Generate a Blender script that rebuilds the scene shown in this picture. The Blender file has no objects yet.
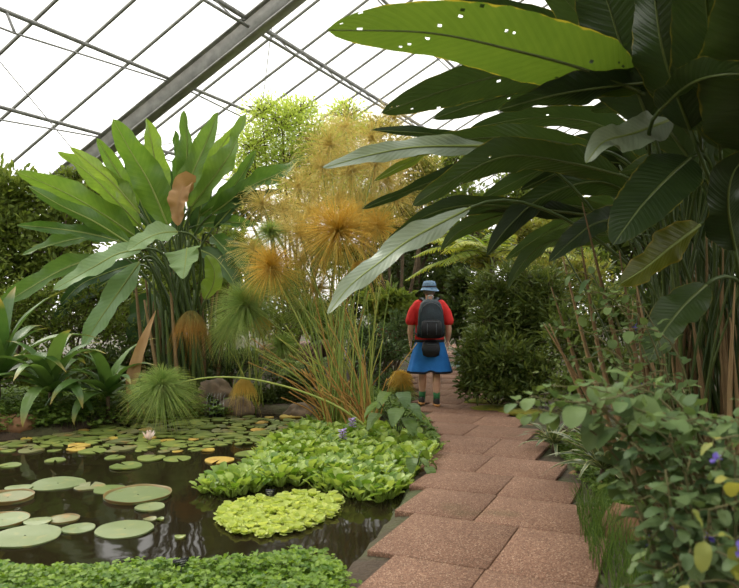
import bpy, math, random
import numpy as np
from mathutils import Vector, Matrix, noise

rng = np.random.default_rng(7)
random.seed(7)
C = bpy.context.scene.collection
CAM = np.array([0.0, 0.0, 1.55]); F = 718.0
UP = np.array([0.0, 0.0, 1.0])

def at(px, py, Y):
    return np.array([(px - 369.5) / F * Y, Y, 1.55 - (py - 294.0) / F * Y])
def gp(px, py, z=0.0):
    Y = F * (1.55 - z) / (py - 294.0)
    return np.array([(px - 369.5) / F * Y, Y, z])
def srgb(r, g, b):
    f = lambda c: (c / 255 / 12.92) if c / 255 <= 0.04045 else ((c / 255 + 0.055) / 1.055) ** 2.4
    return (f(r), f(g), f(b), 1.0)
def nrm(v):
    v = np.asarray(v, float)
    return v / np.maximum(np.linalg.norm(v, axis=-1, keepdims=True), 1e-9)

# ------------------------------------------------------------------ mesh builder
class MB:
    def __init__(s):
        s.v, s.f, s.uv, s.var, s.n = [], [], [], [], 0
    def add(s, v, faces, uv=None, var=0.5):
        v = np.asarray(v, float).reshape(-1, 3); k = len(v)
        s.v.append(v)
        for fa in faces:
            fa = np.asarray(fa, int)
            if len(fa): s.f.append(fa + s.n)
        s.uv.append(np.zeros((k, 2)) if uv is None else np.asarray(uv, float).reshape(-1, 2))
        s.var.append(np.full(k, var) if np.isscalar(var) else np.asarray(var, float).reshape(-1))
        s.n += k
        return s
    def tube(s, pts, r, n=6, var=0.5, cap=True):
        P = np.asarray(pts, float); m = len(P)
        R = np.full(m, r) if np.isscalar(r) else np.interp(np.linspace(0, 1, m), np.linspace(0, 1, len(r)), r)
        T = nrm(np.gradient(P, axis=0))
        ref = np.array([0.31, 0.22, 0.92]) if abs(T[0] @ np.array([0.31, 0.22, 0.92])) < 0.9 else np.array([1.0, 0, 0])
        A = nrm(np.cross(T, ref)); B = np.cross(T, A)
        a = np.linspace(0, 2 * math.pi, n, endpoint=False)
        v = P[:, None] + R[:, None, None] * (A[:, None] * np.cos(a)[None, :, None] + B[:, None] * np.sin(a)[None, :, None])
        i, j = np.meshgrid(np.arange(m - 1), np.arange(n), indexing='ij'); j2 = (j + 1) % n
        q = np.stack([i * n + j, i * n + j2, (i + 1) * n + j2, (i + 1) * n + j], -1).reshape(-1, 4)
        fs = [q]
        if cap: fs += [np.arange(n)[None, ::-1], (np.arange(n) + (m - 1) * n)[None]]
        uv = np.stack(np.broadcast_arrays((np.arange(n) / n)[None, :], np.linspace(0, 1, m)[:, None]), -1)
        return s.add(v, fs, uv, var)
    def box(s, c, size, ax=None, var=0.5):
        c = np.asarray(c, float); h = np.asarray(size, float) / 2
        ax = np.eye(3) if ax is None else np.asarray(ax, float)
        k = np.array([[x, y, z] for x in (-1, 1) for y in (-1, 1) for z in (-1, 1)], float) * h
        f = np.array([[0, 1, 3, 2], [4, 6, 7, 5], [0, 4, 5, 1], [2, 3, 7, 6], [0, 2, 6, 4], [1, 5, 7, 3]])
        return s.add(c + k @ ax, [f], None, var)
    def ellipsoid(s, c, r, nu=14, nv=9, ax=None, var=0.5, warp=None):
        a = np.linspace(0, 2 * math.pi, nu, endpoint=False); b = np.linspace(0, math.pi, nv + 1)[1:-1]
        d = np.stack([np.outer(np.sin(b), np.cos(a)), np.outer(np.sin(b), np.sin(a)), np.outer(np.cos(b), np.ones(nu))], -1).reshape(-1, 3)
        d = np.vstack([d, [[0, 0, 1], [0, 0, -1]]])
        v = d * np.asarray(r, float)
        if warp is not None: v = warp(v)
        if ax is not None: v = v @ np.asarray(ax, float)
        m = nv - 1
        i, j = np.meshgrid(np.arange(m - 1), np.arange(nu), indexing='ij'); j2 = (j + 1) % nu
        q = np.stack([i * nu + j, (i + 1) * nu + j, (i + 1) * nu + j2, i * nu + j2], -1).reshape(-1, 4)
        jj = np.arange(nu); t = m * nu
        return s.add(np.asarray(c, float) + v, [q, np.stack([np.full(nu, t), jj, (jj + 1) % nu], -1),
                     np.stack([np.full(nu, t + 1), (m - 1) * nu + (jj + 1) % nu, (m - 1) * nu + jj], -1)], None, var)
    def rings(s, R, cap=True, var=0.5):
        R = np.asarray(R, float); m, n = R.shape[:2]
        i, j = np.meshgrid(np.arange(m - 1), np.arange(n), indexing='ij'); j2 = (j + 1) % n
        q = np.stack([i * n + j, i * n + j2, (i + 1) * n + j2, (i + 1) * n + j], -1).reshape(-1, 4)
        fs = [q]
        if cap: fs += [np.arange(n)[None, ::-1], (np.arange(n) + (m - 1) * n)[None]]
        return s.add(R, fs, None, var)
    def build(s, name, m, parent=None, org=(0, 0, 0), smooth=True):
        me = bpy.data.meshes.new(name)
        V = np.vstack(s.v) - np.asarray(org, float)
        lv = np.concatenate([f.reshape(-1) for f in s.f]).astype(np.int32)
        lt = np.concatenate([np.full(len(f), f.shape[1]) for f in s.f]).astype(np.int32)
        me.vertices.add(len(V)); me.vertices.foreach_set('co', V.astype(np.float32).ravel())
        me.loops.add(len(lv)); me.loops.foreach_set('vertex_index', lv)
        me.polygons.add(len(lt))
        me.polygons.foreach_set('loop_start', (np.cumsum(lt) - lt).astype(np.int32))
        try: me.polygons.foreach_set('loop_total', lt)
        except Exception: pass
        if smooth: me.polygons.foreach_set('use_smooth', np.ones(len(lt), bool))
        UVs = np.vstack(s.uv)[lv]
        uvl = me.uv_layers.new(name='UVMap'); uvl.data.foreach_set('uv', UVs.astype(np.float32).ravel())
        at_ = me.attributes.new('var', 'FLOAT', 'POINT'); at_.data.foreach_set('value', np.concatenate(s.var).astype(np.float32))
        me.update(calc_edges=True); me.validate()
        o = bpy.data.objects.new(name, me); C.objects.link(o)
        me.materials.append(m)
        if parent is not None: o.parent = parent
        else: o.location = org
        return o

def tag(o, label=None, cat=None, group=None, kind=None):
    if label: o['label'] = label
    if cat: o['category'] = cat
    if group: o['group'] = group
    if kind: o['kind'] = kind
    return o
def root(name, loc, label, cat, group=None):
    o = bpy.data.objects.new(name, None); C.objects.link(o)
    o.location = loc; o.empty_display_size = 0.1
    return tag(o, label, cat, group)
def struct(o): o['kind'] = 'structure'; return o
def copy_thing(o, loc, rz, sc, label, cat, group, tilt=(0, 0)):
    c = o.copy(); C.objects.link(c)
    c.location = loc; c.rotation_euler = (tilt[0], tilt[1], rz); c.scale = (sc,) * 3
    for ch in o.children:
        d = ch.copy(); C.objects.link(d); d.parent = c
    return tag(c, label, cat, group)

# ------------------------------------------------------------------ materials
class NT:
    def __init__(s, name):
        s.m = bpy.data.materials.new(name); s.m.use_nodes = True
        s.t = s.m.node_tree; s.t.nodes.clear(); s.out = s.t.nodes.new('ShaderNodeOutputMaterial')
    def n(s, typ, **kw):
        x = s.t.nodes.new('ShaderNode' + typ)
        for k, v in kw.items():
            if k.startswith('i_'):
                x.inputs[int(k[2:]) if k[2:].isdigit() else k[2:].replace('_', ' ')].default_value = v
            else: setattr(x, k, v)
        return x
    def l(s, a, b): s.t.links.new(a, b)
    def math(s, op, a, b=None):
        x = s.n('Math', operation=op)
        for i, q in enumerate((a, b)):
            if q is None: continue
            if isinstance(q, (int, float)): x.inputs[i].default_value = q
            else: s.l(q, x.inputs[i])
        return x.outputs[0]
    def mix(s, f, a, b):
        x = s.n('Mix', data_type='RGBA')
        for i, q in ((0, f), (6, a), (7, b)):
            if isinstance(q, (int, float, tuple)): x.inputs[i].default_value = q
            else: s.l(q, x.inputs[i])
        return x.outputs[2]

def leafmat(name, ca, cb, trans=0.35, rough=0.42, spec=0.4, veins=0, tcol=None, edge=None, tip=None, blotch=None):
    t = NT(name)
    var = t.n('Attribute', attribute_name='var').outputs['Fac']
    tc = t.n('TexCoord')
    nz = t.n('TexNoise', i_Scale=9.0, i_Detail=3.0); t.l(tc.outputs['Object'], nz.inputs['Vector'])
    f = t.math('ADD', var, t.math('MULTIPLY', t.math('SUBTRACT', nz.outputs['Fac'], 0.5), 0.7))
    f.node.use_clamp = True
    col = t.mix(f, ca, cb)
    sep = t.n('SeparateXYZ'); t.l(tc.outputs['UV'], sep.inputs[0])
    au = t.math('ABSOLUTE', t.math('SUBTRACT', sep.outputs[0], 0.5))
    if tip: 
        r = t.n('MapRange', i_1=tip[1], i_2=1.0); t.l(sep.outputs[1], r.inputs[0])
        col = t.mix(r.outputs[0], col, tip[0])
    if edge:
        r = t.n('MapRange', i_1=edge[1], i_2=0.5); t.l(t.math('ADD', au, t.math('MULTIPLY', t.math('SUBTRACT', nz.outputs['Fac'], 0.5), 0.12)), r.inputs[0])
        col = t.mix(r.outputs[0], col, edge[0])
    if blotch:
        n2 = t.n('TexNoise', i_Scale=blotch[1], i_Detail=4.0); t.l(tc.outputs['Object'], n2.inputs['Vector'])
        r = t.n('MapRange', i_1=blotch[2], i_2=blotch[2] + 0.08); t.l(n2.outputs['Fac'], r.inputs[0])
        col = t.mix(r.outputs[0], col, blotch[0])
    bump = None
    if veins:
        w = t.math('SINE', t.math('MULTIPLY', t.math('SUBTRACT', sep.outputs[1], t.math('MULTIPLY', au, 0.25)), veins * 6.283))
        w01 = t.math('ADD', t.math('MULTIPLY', w, 0.5), 0.5)
        w2 = t.math('SINE', t.math('MULTIPLY', t.math('SUBTRACT', sep.outputs[1], t.math('MULTIPLY', au, 0.25)), veins * 2.33 * 6.283))
        w01 = t.math('ADD', t.math('MULTIPLY', w01, 0.7), t.math('MULTIPLY', t.math('ADD', w2, 1.0), 0.15))
        dark = t.n('Mix', data_type='RGBA', blend_type='MULTIPLY'); t.l(t.math('MULTIPLY', w01, 0.2), dark.inputs[0])
        t.l(col, dark.inputs[6]); dark.inputs[7].default_value = (0.45, 0.55, 0.4, 1); col = dark.outputs[2]
        b = t.n('Bump', i_Strength=0.25, i_Distance=0.01); t.l(w01, b.inputs['Height']); bump = b.outputs[0]
    p = t.n('BsdfPrincipled', i_Roughness=rough)
    p.inputs['Specular IOR Level'].default_value = spec
    t.l(col, p.inputs['Base Color'])
    if bump: t.l(bump, p.inputs['Normal'])
    if trans > 0:
        tr = t.n('BsdfTranslucent')
        mm = t.n('Mix', data_type='RGBA', blend_type='MULTIPLY'); mm.inputs[0].default_value = 1.0
        t.l(col, mm.inputs[6]); mm.inputs[7].default_value = tcol or (1.25, 1.2, 0.75, 1); t.l(mm.outputs[2], tr.inputs[0])
        s = t.n('MixShader'); s.inputs[0].default_value = trans
        t.l(p.outputs[0], s.inputs[1]); t.l(tr.outputs[0], s.inputs[2]); t.l(s.outputs[0], t.out.inputs[0])
    else: t.l(p.outputs[0], t.out.inputs[0])
    return t.m

def plain(name, ca, cb=None, rough=0.6, scale=12.0, metal=0.0, bump=0.0, bscale=None, spec=0.4, coord='Object', detail=5.0):
    t = NT(name); tc = t.n('TexCoord')
    nz = t.n('TexNoise', i_Scale=scale, i_Detail=detail); t.l(tc.outputs[coord], nz.inputs['Vector'])
    r = t.n('MapRange', i_1=0.32, i_2=0.68); t.l(nz.outputs['Fac'], r.inputs[0])
    p = t.n('BsdfPrincipled', i_Roughness=rough, i_Metallic=metal); p.inputs['Specular IOR Level'].default_value = spec
    t.l(t.mix(r.outputs[0], ca, cb or ca), p.inputs['Base Color'])
    if bump:
        n2 = t.n('TexNoise', i_Scale=bscale or scale * 2, i_Detail=4.0); t.l(tc.outputs[coord], n2.inputs['Vector'])
        b = t.n('Bump', i_Strength=bump, i_Distance=0.02); t.l(n2.outputs['Fac'], b.inputs['Height']); t.l(b.outputs[0], p.inputs['Normal'])
    t.l(p.outputs[0], t.out.inputs[0])
    return t.m

# ------------------------------------------------------------------ shapes of plants
def curve(pts, n):
    P = np.asarray(pts, float)
    if len(P) == 2: P = np.vstack([P[0], P.mean(0), P[1]])
    E = np.vstack([2 * P[0] - P[1], P, 2 * P[-1] - P[-2]])
    L = np.concatenate([[0], np.cumsum(np.linalg.norm(np.diff(P, axis=0), axis=1))]); L /= L[-1]
    out = []
    for t in np.linspace(0, 1, n):
        i = min(np.searchsorted(L, t, 'right') - 1, len(P) - 2); i = max(i, 0)
        u = (t - L[i]) / max(L[i + 1] - L[i], 1e-9)
        a, b, c, d = E[i:i + 4]
        out.append(0.5 * ((2 * b) + (c - a) * u + (2 * a - 5 * b + 4 * c - d) * u * u + (3 * b - a - 3 * c + d) * u ** 3))
    return np.array(out)

def profile(t, kind):
    if kind == 'paddle':     # strelitzia / banana: wide early, rounded tip
        return np.clip(t / 0.22, 0, 1) ** 0.55 * (1 - np.clip((t - 0.3) / 0.7, 0, 1) ** 2.3) ** 0.62
    if kind == 'lance':
        return np.clip(t / 0.3, 0, 1) ** 0.6 * (1 - np.clip((t - 0.3) / 0.7, 0, 1) ** 1.5) ** 0.9
    if kind == 'strap':
        return np.clip(0.45 + t / 0.4, 0, 1) * (1 - np.clip((t - 0.4) / 0.6, 0, 1) ** 1.8) ** 0.9
    if kind == 'oval':
        return np.sqrt(np.clip(1 - (2 * t - 1) ** 2, 0, 1)) * (1.05 - 0.25 * t)
    if kind == 'wedge':
        return (.22 + .78 * np.clip(t / .72, 0, 1)) * np.sqrt(np.clip(1 - (np.clip((t - .72) / .28, 0, 1)) ** 2.5, 0, 1))
    if kind == 'heart':
        return np.clip(t / 0.12, 0, 1) ** 0.4 * (1 - np.clip((t - 0.15) / 0.85, 0, 1) ** 1.7) ** 0.8

def blade(mb, pts, W, tilt=0.0, fold=0.25, n=30, m=4, prof='paddle', wave=0.02, freq=5.0, curl=0.0,
          var=None, holes=0, asym=(1, 1), ref='view', roll=None, twist=0.0, tears=0):
    P = curve(pts, n); T = nrm(np.gradient(P, axis=0)); t = np.linspace(0, 1, n)
    V = nrm(CAM - P) if ref == 'view' else np.broadcast_to(UP, P.shape)
    S = nrm(np.cross(T, V)); N = np.cross(S, T)
    r = (-tilt if S[:, 2].mean() > 0 else tilt) if roll is None else roll
    r = r + twist * (t - 0.4)
    if tilt < 0 and roll is None: fold = -fold
    c, s_ = np.cos(r)[:, None] if not np.isscalar(r) else math.cos(r), np.sin(r)[:, None] if not np.isscalar(r) else math.sin(r)
    S2 = S * c + N * s_; N2 = -S * s_ + N * c
    w = W * profile(t, prof)
    ph = rng.random() * 6.28; rows = []
    u = np.linspace(-1, 1, 2 * m + 1)
    for k in range(2 * m + 1):
        a = abs(u[k]); sg = np.sign(u[k]); wk = w * a * (asym[0] if u[k] < 0 else asym[1])
        wob = wave * a ** 1.6 * (np.sin(freq * .55 * 6.283 * t + ph + sg) + 0.35 * np.sin(freq * 1.4 * 6.283 * t + 2 * ph))
        edge = 1 + (0.016 * np.sin(freq * 3.1 * 6.283 * t + ph * 3 + sg * 2) if a > 0.99 else 0)
        off = S2 * (sg * wk * math.cos(fold) * edge)[:, None] + N2 * (wk * math.sin(fold) - curl * a * a * w + wob * profile(t, prof))[:, None]
        rows.append(P + off)
    G = np.stack(rows, 1); nc = 2 * m + 1
    i, j = np.meshgrid(np.arange(n - 1), np.arange(nc - 1), indexing='ij')
    q = np.stack([i * nc + j, i * nc + j + 1, (i + 1) * nc + j + 1, (i + 1) * nc + j], -1).reshape(-1, 4)
    if holes:
        kill = rng.choice(len(q), holes, replace=False); hq = q[kill]; q = np.delete(q, kill, 0)
    for _ in range(tears):
        k = rng.integers(int(n * .2), int(n * .85)); side = rng.random() < .5; d = rng.integers(1, m)
        js = range(d) if side else range(nc - 1 - d, nc - 1)
        ids = [k * (nc - 1) + jj for jj in js]
        q = np.array([x for x in q.tolist() if not (x[0] // nc == k and (x[0] % nc) in set(js))])
    uv = np.stack(np.broadcast_arrays((u * 0.5 + 0.5)[None, :], t[:, None]), -1)
    vv = rng.random() if var is None else var
    mb.add(G, [q], uv, vv)
    if holes:      # a hole is half a cell wide: refill the cell's border
        k0 = mb.n - len(G.reshape(-1, 3)); fl = G.reshape(-1, 3); fu = uv.reshape(-1, 2)
        for c4 in hq:
            cc = fl[c4].mean(0); cu = fu[c4].mean(0); sc_ = rng.uniform(.3, .6)
            inn = cc + (fl[c4] - cc) * sc_; iu = cu + (fu[c4] - cu) * sc_
            base_n = mb.n
            mb.add(inn, [], iu, vv)
            mb.f.append(np.array([[c4[a] + k0, c4[(a + 1) % 4] + k0, base_n + (a + 1) % 4, base_n + a] for a in range(4)]))
    return P

LEAF8 = np.array([[0, 0, 0], [.33, -.48, .10], [.38, 0, 0], [.33, .48, .10], [.72, -.33, .06], [.74, 0, -.03], [.72, .33, .06], [1, 0, -.10]])
LF3 = np.array([[0, 1, 2], [0, 2, 3], [4, 7, 5], [5, 7, 6]]); LF4 = np.array([[1, 4, 5, 2], [2, 5, 6, 3]])
def scatter_leaves(mb, pos, direc, L, W, var, droop=0.0, flat=0.5):
    """many small folded leaves, each growing from pos along direc, blade normal leaning to the sky"""
    k = len(pos); D = nrm(direc); D[:, 2] -= droop; D = nrm(D)
    nref = nrm(UP * flat + rng.normal(size=(k, 3)) * 0.6)
    S = nrm(np.cross(nref, D)); N = np.cross(D, S)
    L = np.broadcast_to(L, k)[:, None, None]; W = np.broadcast_to(W, k)[:, None, None]
    v = pos[:, None] + D[:, None] * LEAF8[None, :, :1] * L + S[:, None] * LEAF8[None, :, 1:2] * W + N[:, None] * LEAF8[None, :, 2:] * W
    o = (np.arange(k) * 8)[:, None, None]
    uv = np.tile(np.stack([LEAF8[:, 1] + .5, LEAF8[:, 0]], -1), (k, 1))
    mb.add(v, [(LF3[None] + o).reshape(-1, 3), (LF4[None] + o).reshape(-1, 4)], uv, np.repeat(np.broadcast_to(var, k), 8))

def inball(k):
    d = nrm(rng.normal(size=(k, 3))); return d * rng.random((k, 1)) ** (1 / 3)

def shrub(name, label, cat, base, blobs, nleaf, L, W, leaf, wood, group=None, droop=0.2, flat=0.6, trunk=0.03, twigs=14,
          part='foliage', spread=0.10, jitter=0.35, stems=None, wpart='trunk', updir=0.35, twr=0.006):
    base = np.asarray(base, float)
    r = root(name, base, label, cat, group)
    fb, wb = MB(), MB()
    vol = np.array([b[3] * b[4] * b[5] for b in blobs]) ** 0.75; vol /= vol.sum()
    stems = stems or max(1, len(blobs))
    for bi, b in enumerate(blobs):
        c = np.array(b[:3], float); R = np.array(b[3:6], float)
        st = base + np.array([rng.normal() * trunk * 1.5, rng.normal() * trunk * 1.5, 0])
        mid = base * .55 + c * .45 + rng.normal(size=3) * .06 * np.linalg.norm(c - base); mid[2] = base[2] + (c[2] - base[2]) * .5
        wb.tube(curve([st, mid, c], 9), [trunk, trunk * .7, trunk * .35], 6)
        k = max(4, int(nleaf * vol[bi])); nt = max(3, int(twigs))
        ends = c + nrm(rng.normal(size=(nt, 3)) + np.array([0, 0, .25])) * R * rng.uniform(.75, 1.0, (nt, 1))
        per = k // nt + 1
        for e in ends:
            s0 = c + (e - c) * .1
            bend = (s0 + e) / 2 + np.array([0, 0, .12 * np.linalg.norm(e - s0)]) + rng.normal(size=3) * .05 * np.linalg.norm(R)
            cv = curve([s0, bend, e], 6); wb.tube(cv, [trunk * .35, twr], 4, cap=False)
            tt = rng.random(per) ** .6; idx = tt * 4.999; i0 = idx.astype(int)
            p = cv[i0] + (cv[i0 + 1] - cv[i0]) * (idx - i0)[:, None]
            off = inball(per) * R * jitter
            tang = nrm(e - s0)
            d = nrm(off / np.maximum(R, .01) + tang * .5 + np.array([0, 0, updir]) + rng.normal(size=(per, 3)) * .45)
            scatter_leaves(fb, p + off, d, L * rng.uniform(.6, 1.25, per), W * rng.uniform(.7, 1.2, per), np.clip(rng.normal(.5, .25, per), 0, 1), droop, flat)
    fb.build(part, leaf, r, base); wb.build(wpart, wood, r, base)
    return r

def frond(mb, rb, pts, leaflet, W, n=26, droop=.35, var=None, ang=0.9, taper=.25):
    P = curve(pts, n); T = nrm(np.gradient(P, axis=0)); t = np.linspace(0, 1, n)
    rb.tube(P, [.012, .003], 5)
    S = nrm(np.cross(T, UP)); k = slice(2, n)
    prof = np.clip(t / .2, 0.15, 1) * (1 - t ** 2.2 * (1 - taper))
    v0 = rng.random() if var is None else var
    for sg in (-1, 1):
        d = S[k] * sg * ang + T[k] * .55 + rng.normal(size=(n - 2, 3)) * .06
        scatter_leaves(mb, P[k], d, leaflet * prof[k], W * np.sqrt(prof[k]), np.clip(v0 + rng.normal(size=n - 2) * .1, 0, 1), droop, 2.5)

def umbel(mb, c, R, n=260, mode='ball', r=.0022, droop=.35, axis=(0, 0, 1), fuzz=0, spread=1.0, var=None):
    c = np.asarray(c, float); axis = nrm(axis)
    d = nrm(rng.normal(size=(n, 3)) * spread + axis * (.55 if mode == 'ball' else 1.6))
    Ls = R * rng.uniform(.72, 1.08, n); tt = np.linspace(0, 1, 6)
    g = np.array([0, 0, -1.0])
    P = c + d[:, None] * (Ls[:, None] * tt)[..., None] + g * (droop * Ls[:, None] * tt[None] ** 2.2)[..., None]
    A = nrm(np.cross(d, rng.normal(size=(n, 3)))); B = np.cross(d, A)
    rad = r * np.array([1.3, 1.1, 1, .9, .75, .35])
    a = np.array([0, 2.094, 4.189])
    ring = A[:, None, None] * np.cos(a)[None, None, :, None] + B[:, None, None] * np.sin(a)[None, None, :, None]
    v = P[:, :, None] + ring * rad[None, :, None, None]
    i, j = np.meshgrid(np.arange(5), np.arange(3), indexing='ij'); j2 = (j + 1) % 3
    q = np.stack([i * 3 + j, i * 3 + j2, (i + 1) * 3 + j2, (i + 1) * 3 + j], -1).reshape(-1, 4)
    f = (q[None] + (np.arange(n) * 18)[:, None, None]).reshape(-1, 4)
    uv = np.zeros((n, 6, 3, 2)); uv[..., 0] = .5; uv[..., 1] = tt[None, :, None]
    vv = np.clip(rng.normal(.5, .28, n), 0, 1) if var is None else np.clip(rng.normal(var, .12, n), 0, 1)
    mb.add(v, [f], uv, np.repeat(vv, 18))
    if fuzz:
        k = rng.integers(0, n, fuzz)
        e = P[k, -1]; dd = nrm(P[k, -1] - P[k, -3] + rng.normal(size=(fuzz, 3)) * .05)
        scatter_leaves(mb, e - dd * .02, dd + rng.normal(size=(fuzz, 3)) * .6, rng.uniform(.04, .10, fuzz), .006, np.clip(vv[k] + .2, 0, 1), .1, .3)

def rock(name, label, c, r, m, seed=0, group=None):
    off = Vector((seed * 7.3, seed * 3.1, seed))
    def warp(v):
        out = []
        for p in v:
            q = Vector(p / max(r) * 1.6) + off
            out.append(p * (1 + .35 * noise.noise(q) + .12 * noise.noise(q * 3.1)))
        return np.array(out)
    o = MB().ellipsoid(c, r, 26, 16, warp=warp).build(name, m, None, c)
    return tag(o, label, 'rock', group)
# ------------------------------------------------------------------ palette
M = {}
M['strelitzia'] = leafmat('strelitzia_leaf', srgb(36, 52, 26), srgb(58, 76, 36), .24, .36, .45, veins=26, edge=(srgb(120, 112, 40), .485))
M['strelitzia_sheen'] = leafmat('strelitzia_leaf_sheen', srgb(134, 148, 126), srgb(156, 168, 146), .2, .34, .5, veins=22)  # grey sheen of reflected sky put into the leaf colour
M['strelitzia_backlit'] = leafmat('strelitzia_leaf_backlit', srgb(68, 94, 32), srgb(92, 114, 42), .48, .34, .45, veins=30, edge=(srgb(150, 140, 50), .485))  # lit copy of the leaf: backlight put into a lighter base colour
M['strelitzia_yellow'] = leafmat('strelitzia_leaf_yellow', srgb(72, 86, 32), srgb(98, 104, 38), .4, .4, .4, veins=18, edge=(srgb(140, 124, 46), .44))
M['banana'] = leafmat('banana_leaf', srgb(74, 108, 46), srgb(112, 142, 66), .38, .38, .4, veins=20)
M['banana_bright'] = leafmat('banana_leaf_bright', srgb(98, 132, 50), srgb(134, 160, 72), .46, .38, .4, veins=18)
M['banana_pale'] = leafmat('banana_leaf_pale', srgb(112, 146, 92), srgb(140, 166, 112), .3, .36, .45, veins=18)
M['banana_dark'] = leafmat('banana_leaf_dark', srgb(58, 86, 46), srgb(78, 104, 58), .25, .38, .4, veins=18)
M['midrib'] = leafmat('leaf_midrib', srgb(120, 140, 66), srgb(140, 150, 78), 0, .45)
M['midrib_dark'] = leafmat('dull_midrib', srgb(76, 92, 44), srgb(98, 108, 56), 0, .45)
M['petiole'] = leafmat('leaf_petiole', srgb(52, 72, 34), srgb(82, 98, 46), 0, .45)
M['dry'] = leafmat('dry_leaf', srgb(168, 134, 96), srgb(196, 168, 128), .2, .75, .15)
M['dry_stalk'] = leafmat('dry_stalk', srgb(94, 76, 52), srgb(160, 134, 98), 0, .8, .15)
M['strap'] = leafmat('strap_leaf', srgb(70, 102, 48), srgb(106, 134, 70), .3, .36, .45, tip=(srgb(170, 150, 84), .8))
M['papyrus'] = leafmat('papyrus_ray', srgb(150, 180, 104), srgb(196, 212, 134), .5, .6, .2, tip=(srgb(196, 198, 110), .7), tcol=(1.1, 1.1, .9, 1))
M['papyrus_gold'] = leafmat('papyrus_gold', srgb(224, 188, 84), srgb(232, 212, 122), .45, .8, .05, tip=(srgb(236, 208, 112), .5), tcol=(1.1, 1.08, .95, 1))
M['papyrus_brown'] = leafmat('papyrus_brown', srgb(150, 120, 64), srgb(140, 150, 80), .3, .7, .15, tip=(srgb(196, 140, 66), .45))
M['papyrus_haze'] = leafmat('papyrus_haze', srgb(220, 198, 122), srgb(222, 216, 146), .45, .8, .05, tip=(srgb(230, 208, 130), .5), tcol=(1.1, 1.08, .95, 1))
M['papyrus_stem'] = leafmat('papyrus_stem', srgb(110, 138, 60), srgb(170, 170, 82), 0, .5)
M['papyrus_old'] = leafmat('papyrus_old_stem', srgb(150, 110, 58), srgb(180, 146, 80), 0, .7, .2)
M['hyacinth'] = leafmat('hyacinth_leaf', srgb(104, 138, 44), srgb(174, 194, 98), .34, .32, .5)
M['lettuce'] = leafmat('lettuce_leaf', srgb(176, 192, 98), srgb(206, 214, 130), .4, .6, .25)
M['penny'] = leafmat('pennywort_leaf', srgb(72, 108, 36), srgb(136, 164, 60), .4, .5, .22)
M['cover'] = leafmat('groundcover_leaf', srgb(70, 96, 40), srgb(112, 134, 58), .3, .55, .2)
M['grass'] = leafmat('grass_blade', srgb(76, 108, 40), srgb(118, 142, 60), .4, .5, .3)
M['tree_bright'] = leafmat('tree_bright_leaf', srgb(168, 190, 84), srgb(206, 218, 124), .5, .5, .2)
M['tree_mid'] = leafmat('tree_mid_leaf', srgb(84, 104, 44), srgb(128, 142, 66), .38, .5, .22)
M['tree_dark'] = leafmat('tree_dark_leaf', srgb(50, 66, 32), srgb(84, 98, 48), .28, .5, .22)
M['tree_yellow'] = leafmat('tree_yellow_leaf', srgb(112, 126, 56), srgb(160, 154, 76), .4, .5, .3)
M['tree_blue'] = leafmat('tree_bluegreen_leaf', srgb(66, 88, 54), srgb(100, 118, 74), .28, .5, .22)
M['hedge'] = leafmat('hedge_leaf', srgb(60, 78, 34), srgb(106, 118, 58), .3, .48, .22)
M['round'] = leafmat('round_leaf', srgb(78, 102, 62), srgb(116, 136, 82), .32, .55, .2)
M['fern'] = leafmat('fern_leaf', srgb(112, 140, 52), srgb(176, 178, 76), .4, .5, .3, tip=(srgb(196, 168, 70), .8))
M['cycad'] = leafmat('cycad_leaf', srgb(104, 130, 116), srgb(132, 154, 138), .2, .5, .3)
M['broad'] = leafmat('broad_leaf', srgb(74, 104, 44), srgb(110, 134, 60), .3, .36, .45, veins=7)
M['brom'] = leafmat('variegated_leaf', srgb(58, 76, 46), srgb(90, 104, 64), .2, .4, .4, edge=(srgb(190, 184, 140), .36))
M['red'] = leafmat('red_leaf', srgb(120, 44, 36), srgb(150, 66, 48), .3, .45, .3)
M['pad'] = leafmat('lily_pad', srgb(94, 112, 52), srgb(124, 136, 68), .08, .34, .5, blotch=(srgb(150, 146, 66), 7.0, .60))
M['pad_dull'] = leafmat('lily_pad_dull', srgb(98, 106, 62), srgb(124, 122, 78), .08, .4, .5, blotch=(srgb(142, 116, 64), 6.0, .58))
M['pad_giant'] = leafmat('giant_lily_pad', srgb(96, 112, 64), srgb(116, 128, 82), .08, .36, .5, veins=0, blotch=(srgb(128, 130, 78), 12.0, .58))
M['pad_yellow'] = leafmat('yellow_lily_pad', srgb(176, 156, 66), srgb(196, 160, 84), .08, .42, .4, blotch=(srgb(170, 130, 60), 8.0, .58))
M['pad_rim'] = leafmat('lily_pad_rim', srgb(140, 100, 66), srgb(126, 124, 66), .2, .45, .4)
M['flower'] = leafmat('lilac_petal', srgb(186, 164, 214), srgb(214, 196, 232), .3, .5, .2, tcol=(1.1, 1.0, 1.2, 1))
M['flower_dark'] = leafmat('violet_petal', srgb(104, 88, 180), srgb(136, 120, 200), .3, .5, .2, tcol=(1.1, 1.0, 1.2, 1))
M['lily'] = leafmat('lily_petal', srgb(236, 214, 206), srgb(244, 232, 222), .3, .5, .2, tcol=(1, 1, 1, 1))
M['bark'] = plain('bark', srgb(70, 58, 44), srgb(104, 88, 66), .85, 14, bump=.5)
M['twig'] = plain('green_twig', srgb(84, 84, 50), srgb(112, 104, 66), .75, 14)
M['moss'] = plain('moss', srgb(98, 108, 34), srgb(132, 122, 44), .95, 16, bump=.8, bscale=60)
M['rock'] = plain('rock', srgb(84, 74, 60), srgb(126, 106, 84), .85, 5, bump=.7, bscale=14)
M['rock_brown'] = plain('brown_rock', srgb(100, 72, 48), srgb(136, 100, 70), .85, 5, bump=.7, bscale=14)
M['litter'] = leafmat('leaf_litter', srgb(84, 62, 40), srgb(140, 110, 76), .1, .8, .15)
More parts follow.
